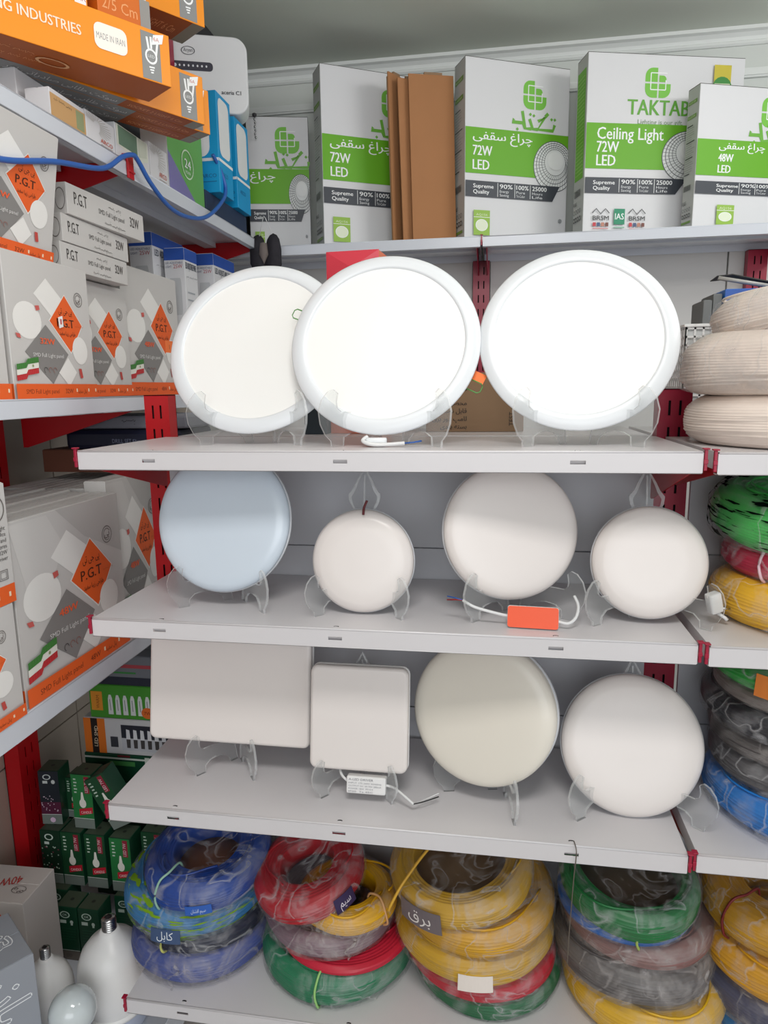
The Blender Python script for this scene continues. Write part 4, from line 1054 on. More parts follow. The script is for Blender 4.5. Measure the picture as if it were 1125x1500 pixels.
lamp_box('green box with a white ring reading 24', 0.690, 0.215, 0.195, kind='green', d=0.07)
t = carton('flat_box', 'dark flat box lying under the two blue and white packages', 'box', (-0.190, 1.085, 2.0005), RAD(90), 0.33, 0.12, 0.058, mat('dark_blue_card', (40, 56, 84), 0.6))
def blue_pack(label, x0, y0, w, d, h, z):
    t = carton('lamp_pack', label, 'box', (x0 + w / 2, y0 + d / 2, z), 0, w, d, h, mat('bright_blue_card', (20, 158, 216), 0.4), None)
    p = Print(w, h); p.poly([(a / w, b / h) for a, b in rrect(w * 0.08, w * 0.72, h * 0.36, h * 0.97, w * 0.28, 5)], (236, 238, 238)); p.rect(0, 1, 0.315, 0.345, WHT)
    p.text('LED LAMP', 0.16, 0.66, 0.011, (110, 116, 124), 0.055, rot=90); p.text('ARCO', 0.4, 0.15, 0.010, (30, 96, 150), w * 0.5); p.line([(0.3, 0.11), (0.9, 0.11)], 0.002, (30, 110, 160)); p.build('front_print', t, 'front', (w, d, h))
    p = Print(d, h); p.poly([(a / d, b / h) for a, b in rrect(d * 0.1, d * 0.85, h * 0.38, h * 0.96, d * 0.2, 5)], (236, 238, 238)); p.rect(0, 1, 0.315, 0.345, WHT); p.text('ARCO', 0.2, 0.18, 0.012, (30, 96, 150), d * 0.4); p.build('side_print', t, 'right', (w, d, h))
blue_pack('blue and white lamp package next to the green 24 box', -0.190, 0.955, 0.092, 0.105, 0.268, 2.0590)
blue_pack('blue and white lamp package farther back, beside the leftmost tall carton', -0.205, 1.130, 0.094, 0.115, 0.262, 2.0590)
# white rounded appliance with a dark button strip
t = thing('control_unit', 'white rounded box with a dark button strip above the blue packages', 'appliance', (-0.212, 1.150, 2.3280), (0, 0, RAD(20)))
w, d, h = 0.270, 0.10, 0.215
b = MB(); b.prism(rrect(-w / 2, w / 2, 0, h, 0.040, 7), -d / 2, d / 2, 0, Matrix(((1, 0, 0, 0), (0, 0, 1, 0), (0, 1, 0, 0), (0, 0, 0, 1))), True); b.build('case', mat('white_casing', (226, 227, 228), 0.35), t, 0.006, seg=3)
p = Print(w, h)
p.poly([(a / w, b_ / h) for a, b_ in rrect(0.02 * w, 0.62 * w, 0.53 * h, 0.645 * h, 0.010, 4)], (54, 52, 66))
for k in range(11): p.ell(0.07 + k * 0.048, 0.59, 0.010 if k != 3 else 0.016, 0.016 if k != 3 else 0.024, (226, 226, 230), 8)
p.ring(0.36, 0.78, 0.075, 0.055, 0.12, (90, 90, 96), 24); p.text('Aryan', 0.36, 0.765, 0.010, (80, 80, 86), 0.026, align='c')
p.text('aceria C1', 0.70, 0.25, 0.011, (60, 60, 64), 0.058, bold=0.0006)
p.build('front_print', t, 'front', (w, d + 0.001, h))
# blue cable hanging from the shelf front
t = thing('hanging_cable', 'blue cable looping along the front of the high left shelf', 'cable', (-0.1, 0.45, 2.0))
k = MB()
pts = smooth_path([(-0.110, -0.25, 1.850), (-0.108, -0.05, 1.862), (-0.106, 0.05, 1.876), (-0.106, 0.18, 1.912), (-0.104, 0.335, 1.945), (-0.102, 0.415, 1.990), (-0.098, 0.455, 2.006), (-0.098, 0.478, 2.000), (-0.098, 0.530, 1.968), (-0.098, 0.620, 1.938), (-0.098, 0.720, 1.938), (-0.096, 0.830, 1.962), (-0.092, 0.920, 2.012), (-0.092, 0.980, 2.065), (-0.10, 0.975, 2.115), (-0.11, 0.94, 2.155)], 8)
k.tube([(x + 0.1, y - 0.45, z - 2.0) for x, y, z in pts], 0.0052, 10); k.build('cable_sheath', M_BLUEC, t)
t = thing('shelf_clip', 'red clip holding the blue cable at the shelf joint', 'clip', (-0.117, 0.474, 1.985))
b = MB(); b.box(-0.002, 0.003, -0.012, 0.012, -0.022, 0.026); b.box(-0.012, 0.003, -0.012, 0.012, 0.026, 0.029); b.box(0.003, 0.006, -0.012, 0.012, -0.010, -0.006)
b.build('clip_body', M_RED, t, 0.0008)
# dark pouch hanging at the shelf end
t = thing('mesh_pouch', 'small black pouch hanging on a string above the left round lamp', 'pouch', (-0.085, 1.300, 2.030))
k = MB(); k.tube([(-0.022, 0, -0.03), (-0.004, 0, 0.034), (0.0, -0.004, 0.040), (0.004, 0, 0.034), (0.030, 0, -0.03)], 0.0012, 6); k.build('string', M_CORD, t)
b = MB()
for sx, q in ((-0.026, 0.9), (0.028, 1.0)):
    pr = [(0.0, 0.012), (0.012, 0.006), (0.020, -0.008), (0.027, -0.04), (0.028, -0.085), (0.018, -0.11), (0.0, -0.115)]
    b.lathe(pr, 18, 0, Matrix.Translation((sx, 0, -0.03)) @ Matrix.Diagonal((1.0, 0.6, q, 1)), fn=lambda a, j, r, z: (r * (1 + 0.10 * sin(5 * a + j)), z + 0.003 * cos(7 * a)))
b.build('pouch_cloth', mat('black_mesh_cloth', (36, 33, 40), 0.8, var=0.5, scale=60), t)
b = MB(); b.lathe([(0.0, -0.03), (0.012, -0.034), (0.016, -0.07), (0.0, -0.10)], 12, 0, Matrix.Translation((-0.002, -0.014, -0.015))); b.build('grey_patch', mat('grey_cloth', (112, 102, 98), 0.8), t)

# ================================================================== things behind the top lamps
t = thing('gift_box', 'red gift box with a folded peaked lid behind the middle lamp', 'box', (0.390, 0.50, Z2 - 0.0015), (0, 0, RAD(-4)))
b = MB(); b.box(-0.058, 0.058, -0.05, 0.05, 0, 0.385); b.build('box_body', mat('coral_red_card', (230, 120, 84), 0.45, var=0.12, scale=14), t, 0.001)
b = MB(); b.add([(-0.058, -0.0505, 0.340), (0.058, -0.0505, 0.340), (0.058, -0.0505, 0.386), (-0.058, -0.0505, 0.386), (0.0, -0.062, 0.350), (-0.058, -0.0505, 0.27), (0.058, -0.0505, 0.27)],
                [(3, 2, 4), (3, 4, 5), (2, 6, 4), (5, 4, 6)]); b.build('folded_lid', mat('crimson_card', (212, 58, 74), 0.4, var=0.1, scale=14), t)
t = carton('text_carton', 'brown cardboard carton with Persian text between two round lamps', 'box', (0.645, 0.56, Z2 - 0.0015), 0, 0.215, 0.12, 0.128, M_CARD2)
p = Print(0.215, 0.128)
for k, s in enumerate(('فن', 'محصولات شرکت', 'قابل نصب در', 'لامپ دور برق', 'بسته بندی')): p.text(s, 0.42, 0.70 - (0.0 if k == 0 else 0.18 + 0.135 * (k - 1) + 0.06), 0.010, (58, 44, 34), None, fa=True, align='r', bold=0.0005)
p.text('TEST', 0.90, 0.10, 0.010, (58, 44, 34), rot=90); p.build('front_print', t, 'front', (0.215, 0.12, 0.128))
t = carton('small_box', 'dark small box on the rear shelf between the left and middle lamps', 'box', (0.300, 0.46, Z2 - 0.0015), 0, 0.05, 0.06, 0.055, mat('dark_teal_card', (44, 58, 66), 0.6))
# white lattice basket, blue box and grey boxes behind the beige coils
t = thing('plastic_basket', 'white plastic lattice basket behind the beige coils', 'basket', (1.20, 0.585, Z2 - 0.0015))
bw, bd, bh = 0.24, 0.16, 0.215
b = MB(); b.box(-bw / 2, bw / 2, -bd / 2, bd / 2, 0, 0.004); b.build('basket_base', M_WHITE, t)
b = MB()
for yy in (-bd / 2, bd / 2 - 0.002):
    for k in range(15): b.box(-bw / 2 + k * bw / 14.35, -bw / 2 + k * bw / 14.35 + 0.004, yy, yy + 0.002, 0.004, bh)
    for k in range(13): b.box(-bw / 2, bw / 2, yy, yy + 0.002, 0.004 + k * 0.0172, 0.008 + k * 0.0172)
for xx in (-bw / 2, bw / 2 - 0.002):
    for k in range(10): b.box(xx, xx + 0.002, -bd / 2 + k * bd / 9.3, -bd / 2 + k * bd / 9.3 + 0.004, 0.004, bh)
    for k in range(13): b.box(xx, xx + 0.002, -bd / 2, bd / 2, 0.004 + k * 0.0172, 0.008 + k * 0.0172)
l = b.build('lattice', M_WHITE, t); l['kind'] = 'stuff'
b = MB()
for (a0, a1, c0, c1) in ((-bw / 2 - .004, bw / 2 + .004, -bd / 2 - .004, -bd / 2 + .002), (-bw / 2 - .004, bw / 2 + .004, bd / 2 - .002, bd / 2 + .004), (-bw / 2 - .004, -bw / 2 + .002, -bd / 2 + .002, bd / 2 - .002), (bw / 2 - .002, bw / 2 + .004, -bd / 2 + .002, bd / 2 - .002)):
    b.box(a0, a1, c0, c1, bh, bh + 0.006)
b.build('basket_rim', M_WHITE, t, 0.001)
b = MB(); b.box(-bw / 2 + 0.006, bw / 2 - 0.006, -bd / 2 + 0.006, bd / 2 - 0.006, 0.0045, bh - 0.004); b.build('paper_lining', mat('white_tissue', (214, 216, 216), 0.8, bump=0.4, scale=30), t)
ZB = Z2 - 0.0015 + 0.2218
t = carton('blue_box', 'blue printed box above the white basket', 'box', (1.225, 0.590, ZB), 0, 0.125, 0.10, 0.070, mat('cobalt_card', (36, 112, 196), 0.45, var=0.1, scale=20))
p = Print(0.125, 0.070)
p.rect(0, 1, 0.62, 1.0, (50, 92, 172))
for k in range(5): p.line([(0.02, 0.08 + k * 0.11), (0.98, 0.08 + k * 0.11)], 0.001, (100, 180, 220)); p.line([(0.02 + k * 0.2, 0.02), (0.02 + k * 0.2, 0.6)], 0.001, (100, 180, 220))
for k in range(4): p.text('MODE', 0.16, 0.46 - k * 0.11, 0.006, WHT, 0.022)
p.build('front_print', t, 'front', (0.125, 0.10, 0.070))
for i in range(2):
    carton('slim_box', ('slim grey box left of the blue box, outer one', 'slim grey box touching the blue box')[i], 'box', (1.131 + 0.019 * i, 0.590, ZB), 0, 0.0175, 0.09, 0.050 + 0.012 * i, mat('slate_card', (110 + 14 * i, 112 + 10 * i, 112 + 6 * i), 0.6))
t = thing('tool_roll', 'black sheet and grey rod lying on top of the blue box', 'tool', (1.225, 0.585, ZB + 0.0715), (0, 0, 0))
t.scale = (0.85, 0.85, 0.6)
k = MB(); k.tube([(-0.085, -0.028, 0.042), (0.03, -0.036, 0.008)], 0.007, 10); k.build('rod', mat('grey_rod', (168, 166, 162), 0.4), t)
b = MB(); b.add([(-0.085, -0.02, 0.052), (-0.05, -0.02, 0.056), (0.06, -0.03, 0.018), (0.075, -0.03, 0.0015), (-0.085, 0.04, 0.046), (-0.05, 0.04, 0.05), (0.06, 0.04, 0.018), (0.075, 0.04, 0.0015),
                 (-0.085, -0.02, 0.049), (-0.05, -0.02, 0.053), (0.058, -0.03, 0.014), (0.06, -0.03, 0.001), (-0.085, 0.04, 0.043), (-0.05, 0.04, 0.047), (0.058, 0.04, 0.014), (0.06, 0.04, 0.001)],
                [(0, 1, 5, 4), (1, 2, 6, 5), (2, 3, 7, 6), (8, 12, 13, 9), (9, 13, 14, 10), (10, 14, 15, 11), (0, 8, 9, 1), (1, 9, 10, 2), (2, 10, 11, 3), (4, 5, 13, 12), (5, 6, 14, 13), (6, 7, 15, 14), (0, 4, 12, 8), (3, 11, 15, 7)])
b.build('sheet', mat('charcoal_sheet', (52, 50, 46), 0.6), t)

# ================================================================== bottom left: green lamp boxes, display boxes, bulbs
M_GBOX = mat('dark_green_box', (22, 70, 48), 0.28, var=0.10, scale=20)
M_GTOP = mat('olive_box_top', (66, 78, 60), 0.3, var=0.15, scale=30)
GB_W, GB_D, GB_H = 0.0545, 0.0545, 0.146
def green_print(t, style, w, d, h):
    p = Print(w, h)
    if style == 'plain':
        p.rect(0, 1, 0.0, 0.17, (112, 104, 96)); p.line([(0, 0.185), (1, 0.185)], 0.0018, (206, 214, 206)); p.text('LED', 0.32, 0.06, 0.008, (70, 60, 54), 0.014)
        p.ring(0.42, 0.86, 0.24, 0.065, 0.25, (206, 226, 214)); p.text('OK', 0.42, 0.84, 0.006, (214, 230, 220), align='c'); p.rect(0.16, 0.46, 0.70, 0.76, (206, 222, 212)); p.ell(0.72, 0.73, 0.08, 0.035, (206, 222, 212), 10); p.rect(0.67, 0.77, 0.67, 0.71, (206, 222, 212))
        for k in range(5): p.line([(0.14, 0.60 - k * 0.05), (0.86, 0.60 - k * 0.05)], 0.0006, (60, 120, 92))
    else:
        p.rect(0, 1, 0.0, 0.17, (120, 130, 124)); p.line([(0, 0.185), (1, 0.185)], 0.0022, (214, 220, 214))
        if style == 'dots':
            p.rect(0, 1, 0.19, 1.0, (16, 52, 34)); p.ring(0.45, 0.88, 0.22, 0.06, 0.3, (210, 226, 214)); p.rect(0.2, 0.44, 0.74, 0.79, (210, 222, 214)); rnd = random.Random(5)
            for k in range(26): u, v = rnd.uniform(0.08, 0.9), rnd.uniform(0.24, 0.72); p.ell(u, v, 0.035, 0.014, (196, 214, 200) if k % 3 else (150, 60, 90), 6)
        elif style == 'purple':
            p.rect(0, 1, 0.19, 1.0, (26, 34, 44)); p.rect(0, 1, 0.19, 0.42, (84, 26, 56)); p.ring(0.42, 0.89, 0.2, 0.05, 0.3, (206, 216, 214)); p.rect(0.2, 0.44, 0.77, 0.82, (210, 216, 214)); p.ell(0.72, 0.80, 0.10, 0.04, (206, 210, 208), 8); rnd = random.Random(9)
            for k in range(22): u, v = rnd.uniform(0.06, 0.92), rnd.uniform(0.24, 0.56); p.ell(u, v, 0.03, 0.012, (206, 186, 200), 6)
            p.ell(0.55, 0.09, 0.14, 0.05, (226, 196, 222), 8)
        else:
            g = (38, 120, 62) if style == 'bright' else (24, 74, 44)
            p.rect(0, 1, 0.19, 1.0, g); p.rect(0.64, 0.88, 0.66, 0.97, (150, 34, 56)); p.text('LED 7W', 0.80, 0.68, 0.008, (232, 210, 214), 0.035, rot=90)
            for k in range(5): p.rect(0.12, 0.28 if k % 2 else 0.24, 0.90 - k * 0.06, 0.925 - k * 0.06, (196, 214, 198))
            p.ell(0.50, 0.47, 0.17, 0.085, (238, 236, 226), 14); p.poly([(0.40, 0.50), (0.60, 0.50), (0.54, 0.68), (0.46, 0.68)], (238, 236, 226))
            p.poly([(0.30, 0.24), (0.96, 0.30), (0.96, 0.41), (0.30, 0.36)], (200, 30, 52)); p.text('CANDLE', 0.38, 0.275, 0.007, (246, 226, 226), 0.028, rot=6)
    p.build('front_print', t, 'front', (w, d, h))
    q = Print(w, d); q.rect(0.03, 0.97, 0.03, 0.97, (70, 82, 66)); q.ell(0.5, 0.5, 0.09, 0.09, (40, 44, 40), 10); q.build('top_print', t, 'top', (w, d, h))
GP = 'green lamp boxes stacked at the bottom left'
def green_box(label, x, y, z, style, w=GB_W, h=GB_H, rot=(0, 0, 0), d=0.0545):
    t = thing('lamp_box', label, 'box', (x, y, z), rot, GP)
    b = MB(); b.box(-w / 2, w / 2, -d / 2, d / 2, 0, h); b.build('carton_body', M_GBOX, t, 0.001)
    green_print(t, style, w, d, h); return t
ZL = 0.1255
for i, (x, y, st, lab) in enumerate(((-0.318, 0.300, 'plain', 'plain dark green lamp box at the bottom, behind the bulb, left one'), (-0.261, 0.300, 'plain', 'plain dark green lamp box at the bottom, directly left of the big bulb'),
                                    (-0.195, 0.352, 'plain', 'plain green lamp box of the bottom layer set back beside the bulb base'), (-0.376, 0.352, 'plain', 'green lamp box of the bottom layer behind the white 40W carton'),
                                    )): green_box(lab, x, y, ZL, st)
for x, y, st, lab in ((-0.396, 0.372, 'dots', 'green speckled lamp box next to the red post, middle layer'), (-0.339, 0.372, 'lamp', 'green lamp box with candle picture, first in the middle layer'),
                      (-0.275, 0.372, 'lamp', 'green lamp box with candle picture, second in the middle layer'), (-0.205, 0.368, 'bright', 'green lamp box with candle picture, third in the middle layer'),
                      (-0.138, 0.400, 'lamp', 'green lamp box with candle picture beside the plain one, under the third shelf'), (-0.078, 0.400, 'plain', 'plain green lamp box touching the blue coils, under the third shelf')):
    green_box(lab, x, y, ZL + GB_H + 0.0018, st)
Z3L = ZL + 2 * GB_H + 0.0036
green_box('lamp box with purple speckled front, highest beside the red post', -0.404, 0.396, Z3L, 'purple', w=0.052, rot=(0, 0, RAD(6)))
green_box('bright green lamp box with candle picture, upright in the top layer', -0.309, 0.392, Z3L, 'bright')
green_box('small green lamp box leaning behind the bright one, top layer', -0.358, 0.430, Z3L, 'lamp', w=0.046, h=0.11)
green_box('green lamp box leaning against the bright one by the third shelf', -0.208, 0.392, Z3L + 0.016, 'lamp', rot=(RAD(0), RAD(-27), RAD(4)))
green_box('dark lamp box lying behind the leaning one on the heap', -0.215, 0.438, Z3L + 0.004, 'dots', rot=(RAD(0), RAD(0), RAD(24)), h=0.07)
t = carton('lamp_box', 'long dark green carton with a pale edge behind the leaning lamp boxes', 'box', (-0.262, 0.545, Z3L), 0, 0.24, 0.10, 0.128, M_GBOX)
p = Print(0.24, 0.128); p.rect(0, 1, 0.90, 0.94, (206, 212, 204)); p.rect(0.30, 0.6, 0.76, 0.86, (70, 140, 74)); p.rect(0.72, 0.78, 0.74, 0.98, (210, 216, 206)); p.rect(0.4, 0.55, 0.96, 1.0, (110, 30, 40)); p.build('front_print', t, 'front', (0.24, 0.10, 0.128))
b_ = carton('lamp_box', 'dark green carton under the long one, mostly hidden in the heap', 'box', (-0.262, 0.545, ZL), 0, 0.24, 0.10, 0.290, M_GBOX)
b_['group'] = GP; t['group'] = GP
# display boxes
def display_box(label, x0, x1, y, z0, z1, kind):
    w, d, h = x1 - x0, 0.10, z1 - z0
    base = {'orange': mat('white_display_card', (206, 206, 208), 0.4), 'green': mat('leaf_green_card', (70, 150, 48), 0.4), 'mixed': mat('grey_display_card', (120, 124, 132), 0.5)}[kind]
    t = carton('display_box', label, 'box', ((x0 + x1) / 2, y + d / 2, z0), 0, w, d, h, base)
    p = Print(w, h)
    if kind == 'orange':
        p.rect(0, 0.23, 0, 1, (226, 120, 40)); p.rect(0.08, 0.15, 0, 1, (34, 28, 26)); p.text('LED SMD', 0.138, 0.18, 0.010, (240, 220, 190), h * 0.6, rot=86)
        p.rect(0.40, 1, 0.12, 0.86, (40, 42, 54)); p.rect(0.28, 0.36, 0.2, 0.5, (60, 62, 70)); p.rect(0.40, 1, 0.12, 0.48, (196, 198, 204))
        for k in range(7): u = 0.47 + k * 0.075; p.poly([(u - 0.02, 0.45), (u + 0.024, 0.45), (u + 0.018, 0.72), (u - 0.016, 0.74)], (226, 228, 232)); p.poly([(u - 0.018, 0.20), (u + 0.02, 0.20), (u + 0.024, 0.45), (u - 0.02, 0.45)], (70, 66, 66))
    elif kind == 'green':
        p.rect(0.02, 0.15, 0.22, 0.80, (226, 150, 50)); p.text('WARM', 0.11, 0.28, 0.009, (130, 60, 20), h * 0.4, rot=88); p.rect(0.86, 1, 0.0, 1.0, (190, 194, 200))
        for k in range(9): u = 0.24 + k * 0.085; p.poly([(u - 0.028, 0.12), (u + 0.030, 0.12), (u + 0.024, 0.62), (u + 0.012, 0.72), (u - 0.012, 0.72), (u - 0.024, 0.60)], (222, 226, 226)); p.line([(u, 0.24), (u - 0.004, 0.58)], 0.002, (130, 136, 138))
        p.ell(0.66, 0.22, 0.07, 0.17, (226, 110, 40), 16); p.text('7W', 0.66, 0.17, 0.009, (130, 40, 20), align='c')
    else:
        p.rect(0.72, 1, 0, 1, (214, 128, 60)); p.rect(0.72, 1, 0.45, 0.62, (40, 32, 34)); p.rect(0.0, 0.70, 0.0, 0.28, (38, 44, 60)); p.rect(0.0, 0.70, 0.60, 0.72, (180, 70, 80)); p.rect(0.2, 0.5, 0.40, 0.46, (60, 140, 70)); p.rect(0.70, 0.73, 0, 1, (30, 34, 30))
    p.build('front_print', t, 'front', (w, d, h))
ZD = Z3L + 0.1300
display_box('white display box of dark-capped candle bulbs with an orange-black end', -0.378, -0.110, 0.497, ZD, ZD + 0.098, 'orange')
display_box('green display box showing a row of white candle bulbs', -0.355, -0.108, 0.499, ZD + 0.1005, ZD + 0.192, 'green')
display_box('grey and orange box topmost on the display boxes, under the low shelf', -0.330, -0.106, 0.501, ZD + 0.1945, ZD + 0.274, 'mixed')

# cartons and bulbs on the base deck, nearest the camera
t = carton('bulb_carton', 'white 40W carton with red lettering on its lid, before the red post', 'box', (-0.382, 0.182, ZL), RAD(2), 0.140, 0.115, 0.275, mat('pinkish_white_card', (206, 198, 194), 0.6, var=0.02))
p = Print(0.14, 0.115); p.text('40W', 0.62, 0.72, 0.026, (190, 70, 66), 0.048, rot=200, bold=0.0006); p.ring(0.74, 0.34, 0.12, 0.10, 0.08, (110, 100, 98)); p.text('پی جی', 0.74, 0.32, 0.014, (100, 90, 88), 0.028, fa=True, align='c', rot=160); p.text('P.C.T', 0.30, 0.30, 0.018, (130, 120, 118), 0.05, rot=200); p.build('lid_print', t, 'top', (0.14, 0.115, 0.277))
p = Print(0.14, 0.275); p.rect(0.30, 0.76, 0.50, 0.80, (186, 204, 200)); p.text('40W', 0.40, 0.83, 0.018, (214, 70, 44), 0.05, bold=0.001); p.build('front_print', t, 'front', (0.14, 0.115, 0.275))
t = carton('bulb_carton', 'grey carton with outlined white Persian lettering, bottom left corner', 'box', (-0.165 - 0.10 * 0.588 - 0.075 * 0.809, -0.032 - 0.10 * 0.809 + 0.075 * 0.588, ZL), RAD(54), 0.20, 0.15, 0.318, mat('steel_grey_card', (150, 154, 162), 0.45, var=0.02))
def outlined(p, txt, u, v, hh, ww, **kw):
    for du, dv in ((-1, 0), (1, 0), (0, -1), (0, 1)): p.text(txt, u + du * 0.0022 / p.w, v + dv * 0.0022 / p.h, hh, (236, 238, 240), ww, fa=True, **kw)
    p.text(txt, u, v, hh, (150, 154, 162), ww, fa=True, **kw)
for face, L in (('front', 0.20), ('top', 0.20)):
    H = 0.318 if face != 'top' else 0.15
    p = Print(L, H)
    if face == 'top': outlined(p, 'شعاع', 0.90, 0.34, 0.050, 0.12, align='r'); p.rect(0.45, 0.75, 0.90, 1.0, (40, 150, 204))
    else: outlined(p, 'پارسیان', 0.62, 0.92, 0.062, 0.22, rot=-90)
    p.build('print', t, face, (0.20, 0.15, 0.318 if face != 'top' else 0.320))

def big_bulb(label, x, y, z, R, H, seg=56, tilt=0):
    t = thing('led_bulb', label, 'bulb', (x, y, z), (RAD(tilt), 0, 0))
    dome = [(0.0, 0.0), (R * 0.45, 0.001), (R * 0.72, 0.004), (R * 0.88, 0.016), (R * 0.90, H * 0.10), (R * 0.86, H * 0.195)]
    b = MB(); b.lathe(dome, seg); b.build('diffuser', mat('bulb_diffuser', (176, 184, 204), 0.3), t)
    b = MB(); b.lathe([(R * 0.84, H * 0.19), (R * 0.905, H * 0.195), (R * 0.91, H * 0.215), (R * 0.88, H * 0.23), (R * 0.86, H * 0.232)], seg); b.build('collar', M_WHITE, t)
    body = [(R * 0.86, H * 0.232), (R * 0.94, H * 0.33), (R * 0.99, H * 0.44), (R, H * 0.53), (R * 0.96, H * 0.62), (R * 0.84, H * 0.71), (R * 0.64, H * 0.78), (R * 0.42, H * 0.825), (R * 0.30, H * 0.86), (R * 0.25, H * 0.885), (0.0, H * 0.887)]
    b = MB(); b.lathe(body, seg); b.build('body', M_WHITE, t)
    sc = [(0.0, H * 0.885)]; z0, z1 = H * 0.885, H * 0.975; n = 5
    for k in range(n * 4 + 1):
        sc.append((R * 0.195 + R * 0.018 * cos(2 * pi * k / 4), z0 + (z1 - z0) * k / (n * 4)))
    sc += [(R * 0.17, H * 0.985), (R * 0.10, H * 0.99)]
    b = MB(); b.lathe(sc, 28); s = b.build('screw_cap', M_SILVER, t); s['label'] = 'threaded metal screw cap'
    b = MB(); b.lathe([(R * 0.105, H * 0.988), (R * 0.06, H * 1.0), (0, H * 1.0)], 16); b.build('cap_contact', M_HOLE, s)
    return t
big_bulb('large white bulb standing on its lens with the screw cap up', -0.112, 0.132, ZL, 0.0725, 0.268)
big_bulb('large white bulb half hidden by the grey carton', -0.233, 0.082, ZL, 0.050, 0.222)
t = thing('globe_bulb', 'glossy round globe bulb between the grey carton and the big bulb', 'bulb', (-0.118, -0.002, ZL))
b = MB(); b.lathe([(0, 0), (0.028, 0), (0.030, 0.010), (0.030, 0.090), (0.026, 0.120), (0.024, 0.128)], 36); b.build('base', M_WHITE, t)
b = MB(); b.lathe([(0.024, 0.128)] + [(0.0450 * sin(a), 0.167 - 0.0450 * cos(a)) for a in [RAD(34 + k * 14.6) for k in range(11)]], 44); b.build('globe', mat('opal_glass', (206, 214, 216), 0.08, coat=0.5), t)
t = thing('adapter_plug', 'white round-ended adapter plate beside the screw cap', 'adapter', (-0.062, 0.232, 0.330), (RAD(8), 0, RAD(6)))
b = MB(); b.prism(rrect(-0.055, 0.012, -0.015, 0.015, 0.0148, 6), -0.008, 0.0, 0, Matrix(((1, 0, 0, 0), (0, 0, 1, 0), (0, 1, 0, 0), (0, 0, 0, 1))), True); b.build('plate', M_WHITE, t, 0.002)
for dx in (-0.012, 0.0):
    b = MB(); b.lathe([(0, 0), (0.0022, 0), (0.0022, 0.0006), (0, 0.0006)], 10, 0, Matrix(((1, 0, 0, dx), (0, 0, -1, -0.0082), (0, 1, 0, 0), (0, 0, 0, 1)))); b.build('pin_hole_shade', M_HOLE, t)  # dark discs painted for the shade in the pin holes
b = MB(); b.box(-0.012, 0.012, -0.001, 0.012, -0.075, -0.012); b.build('stem', M_WHITE, t, 0.002)

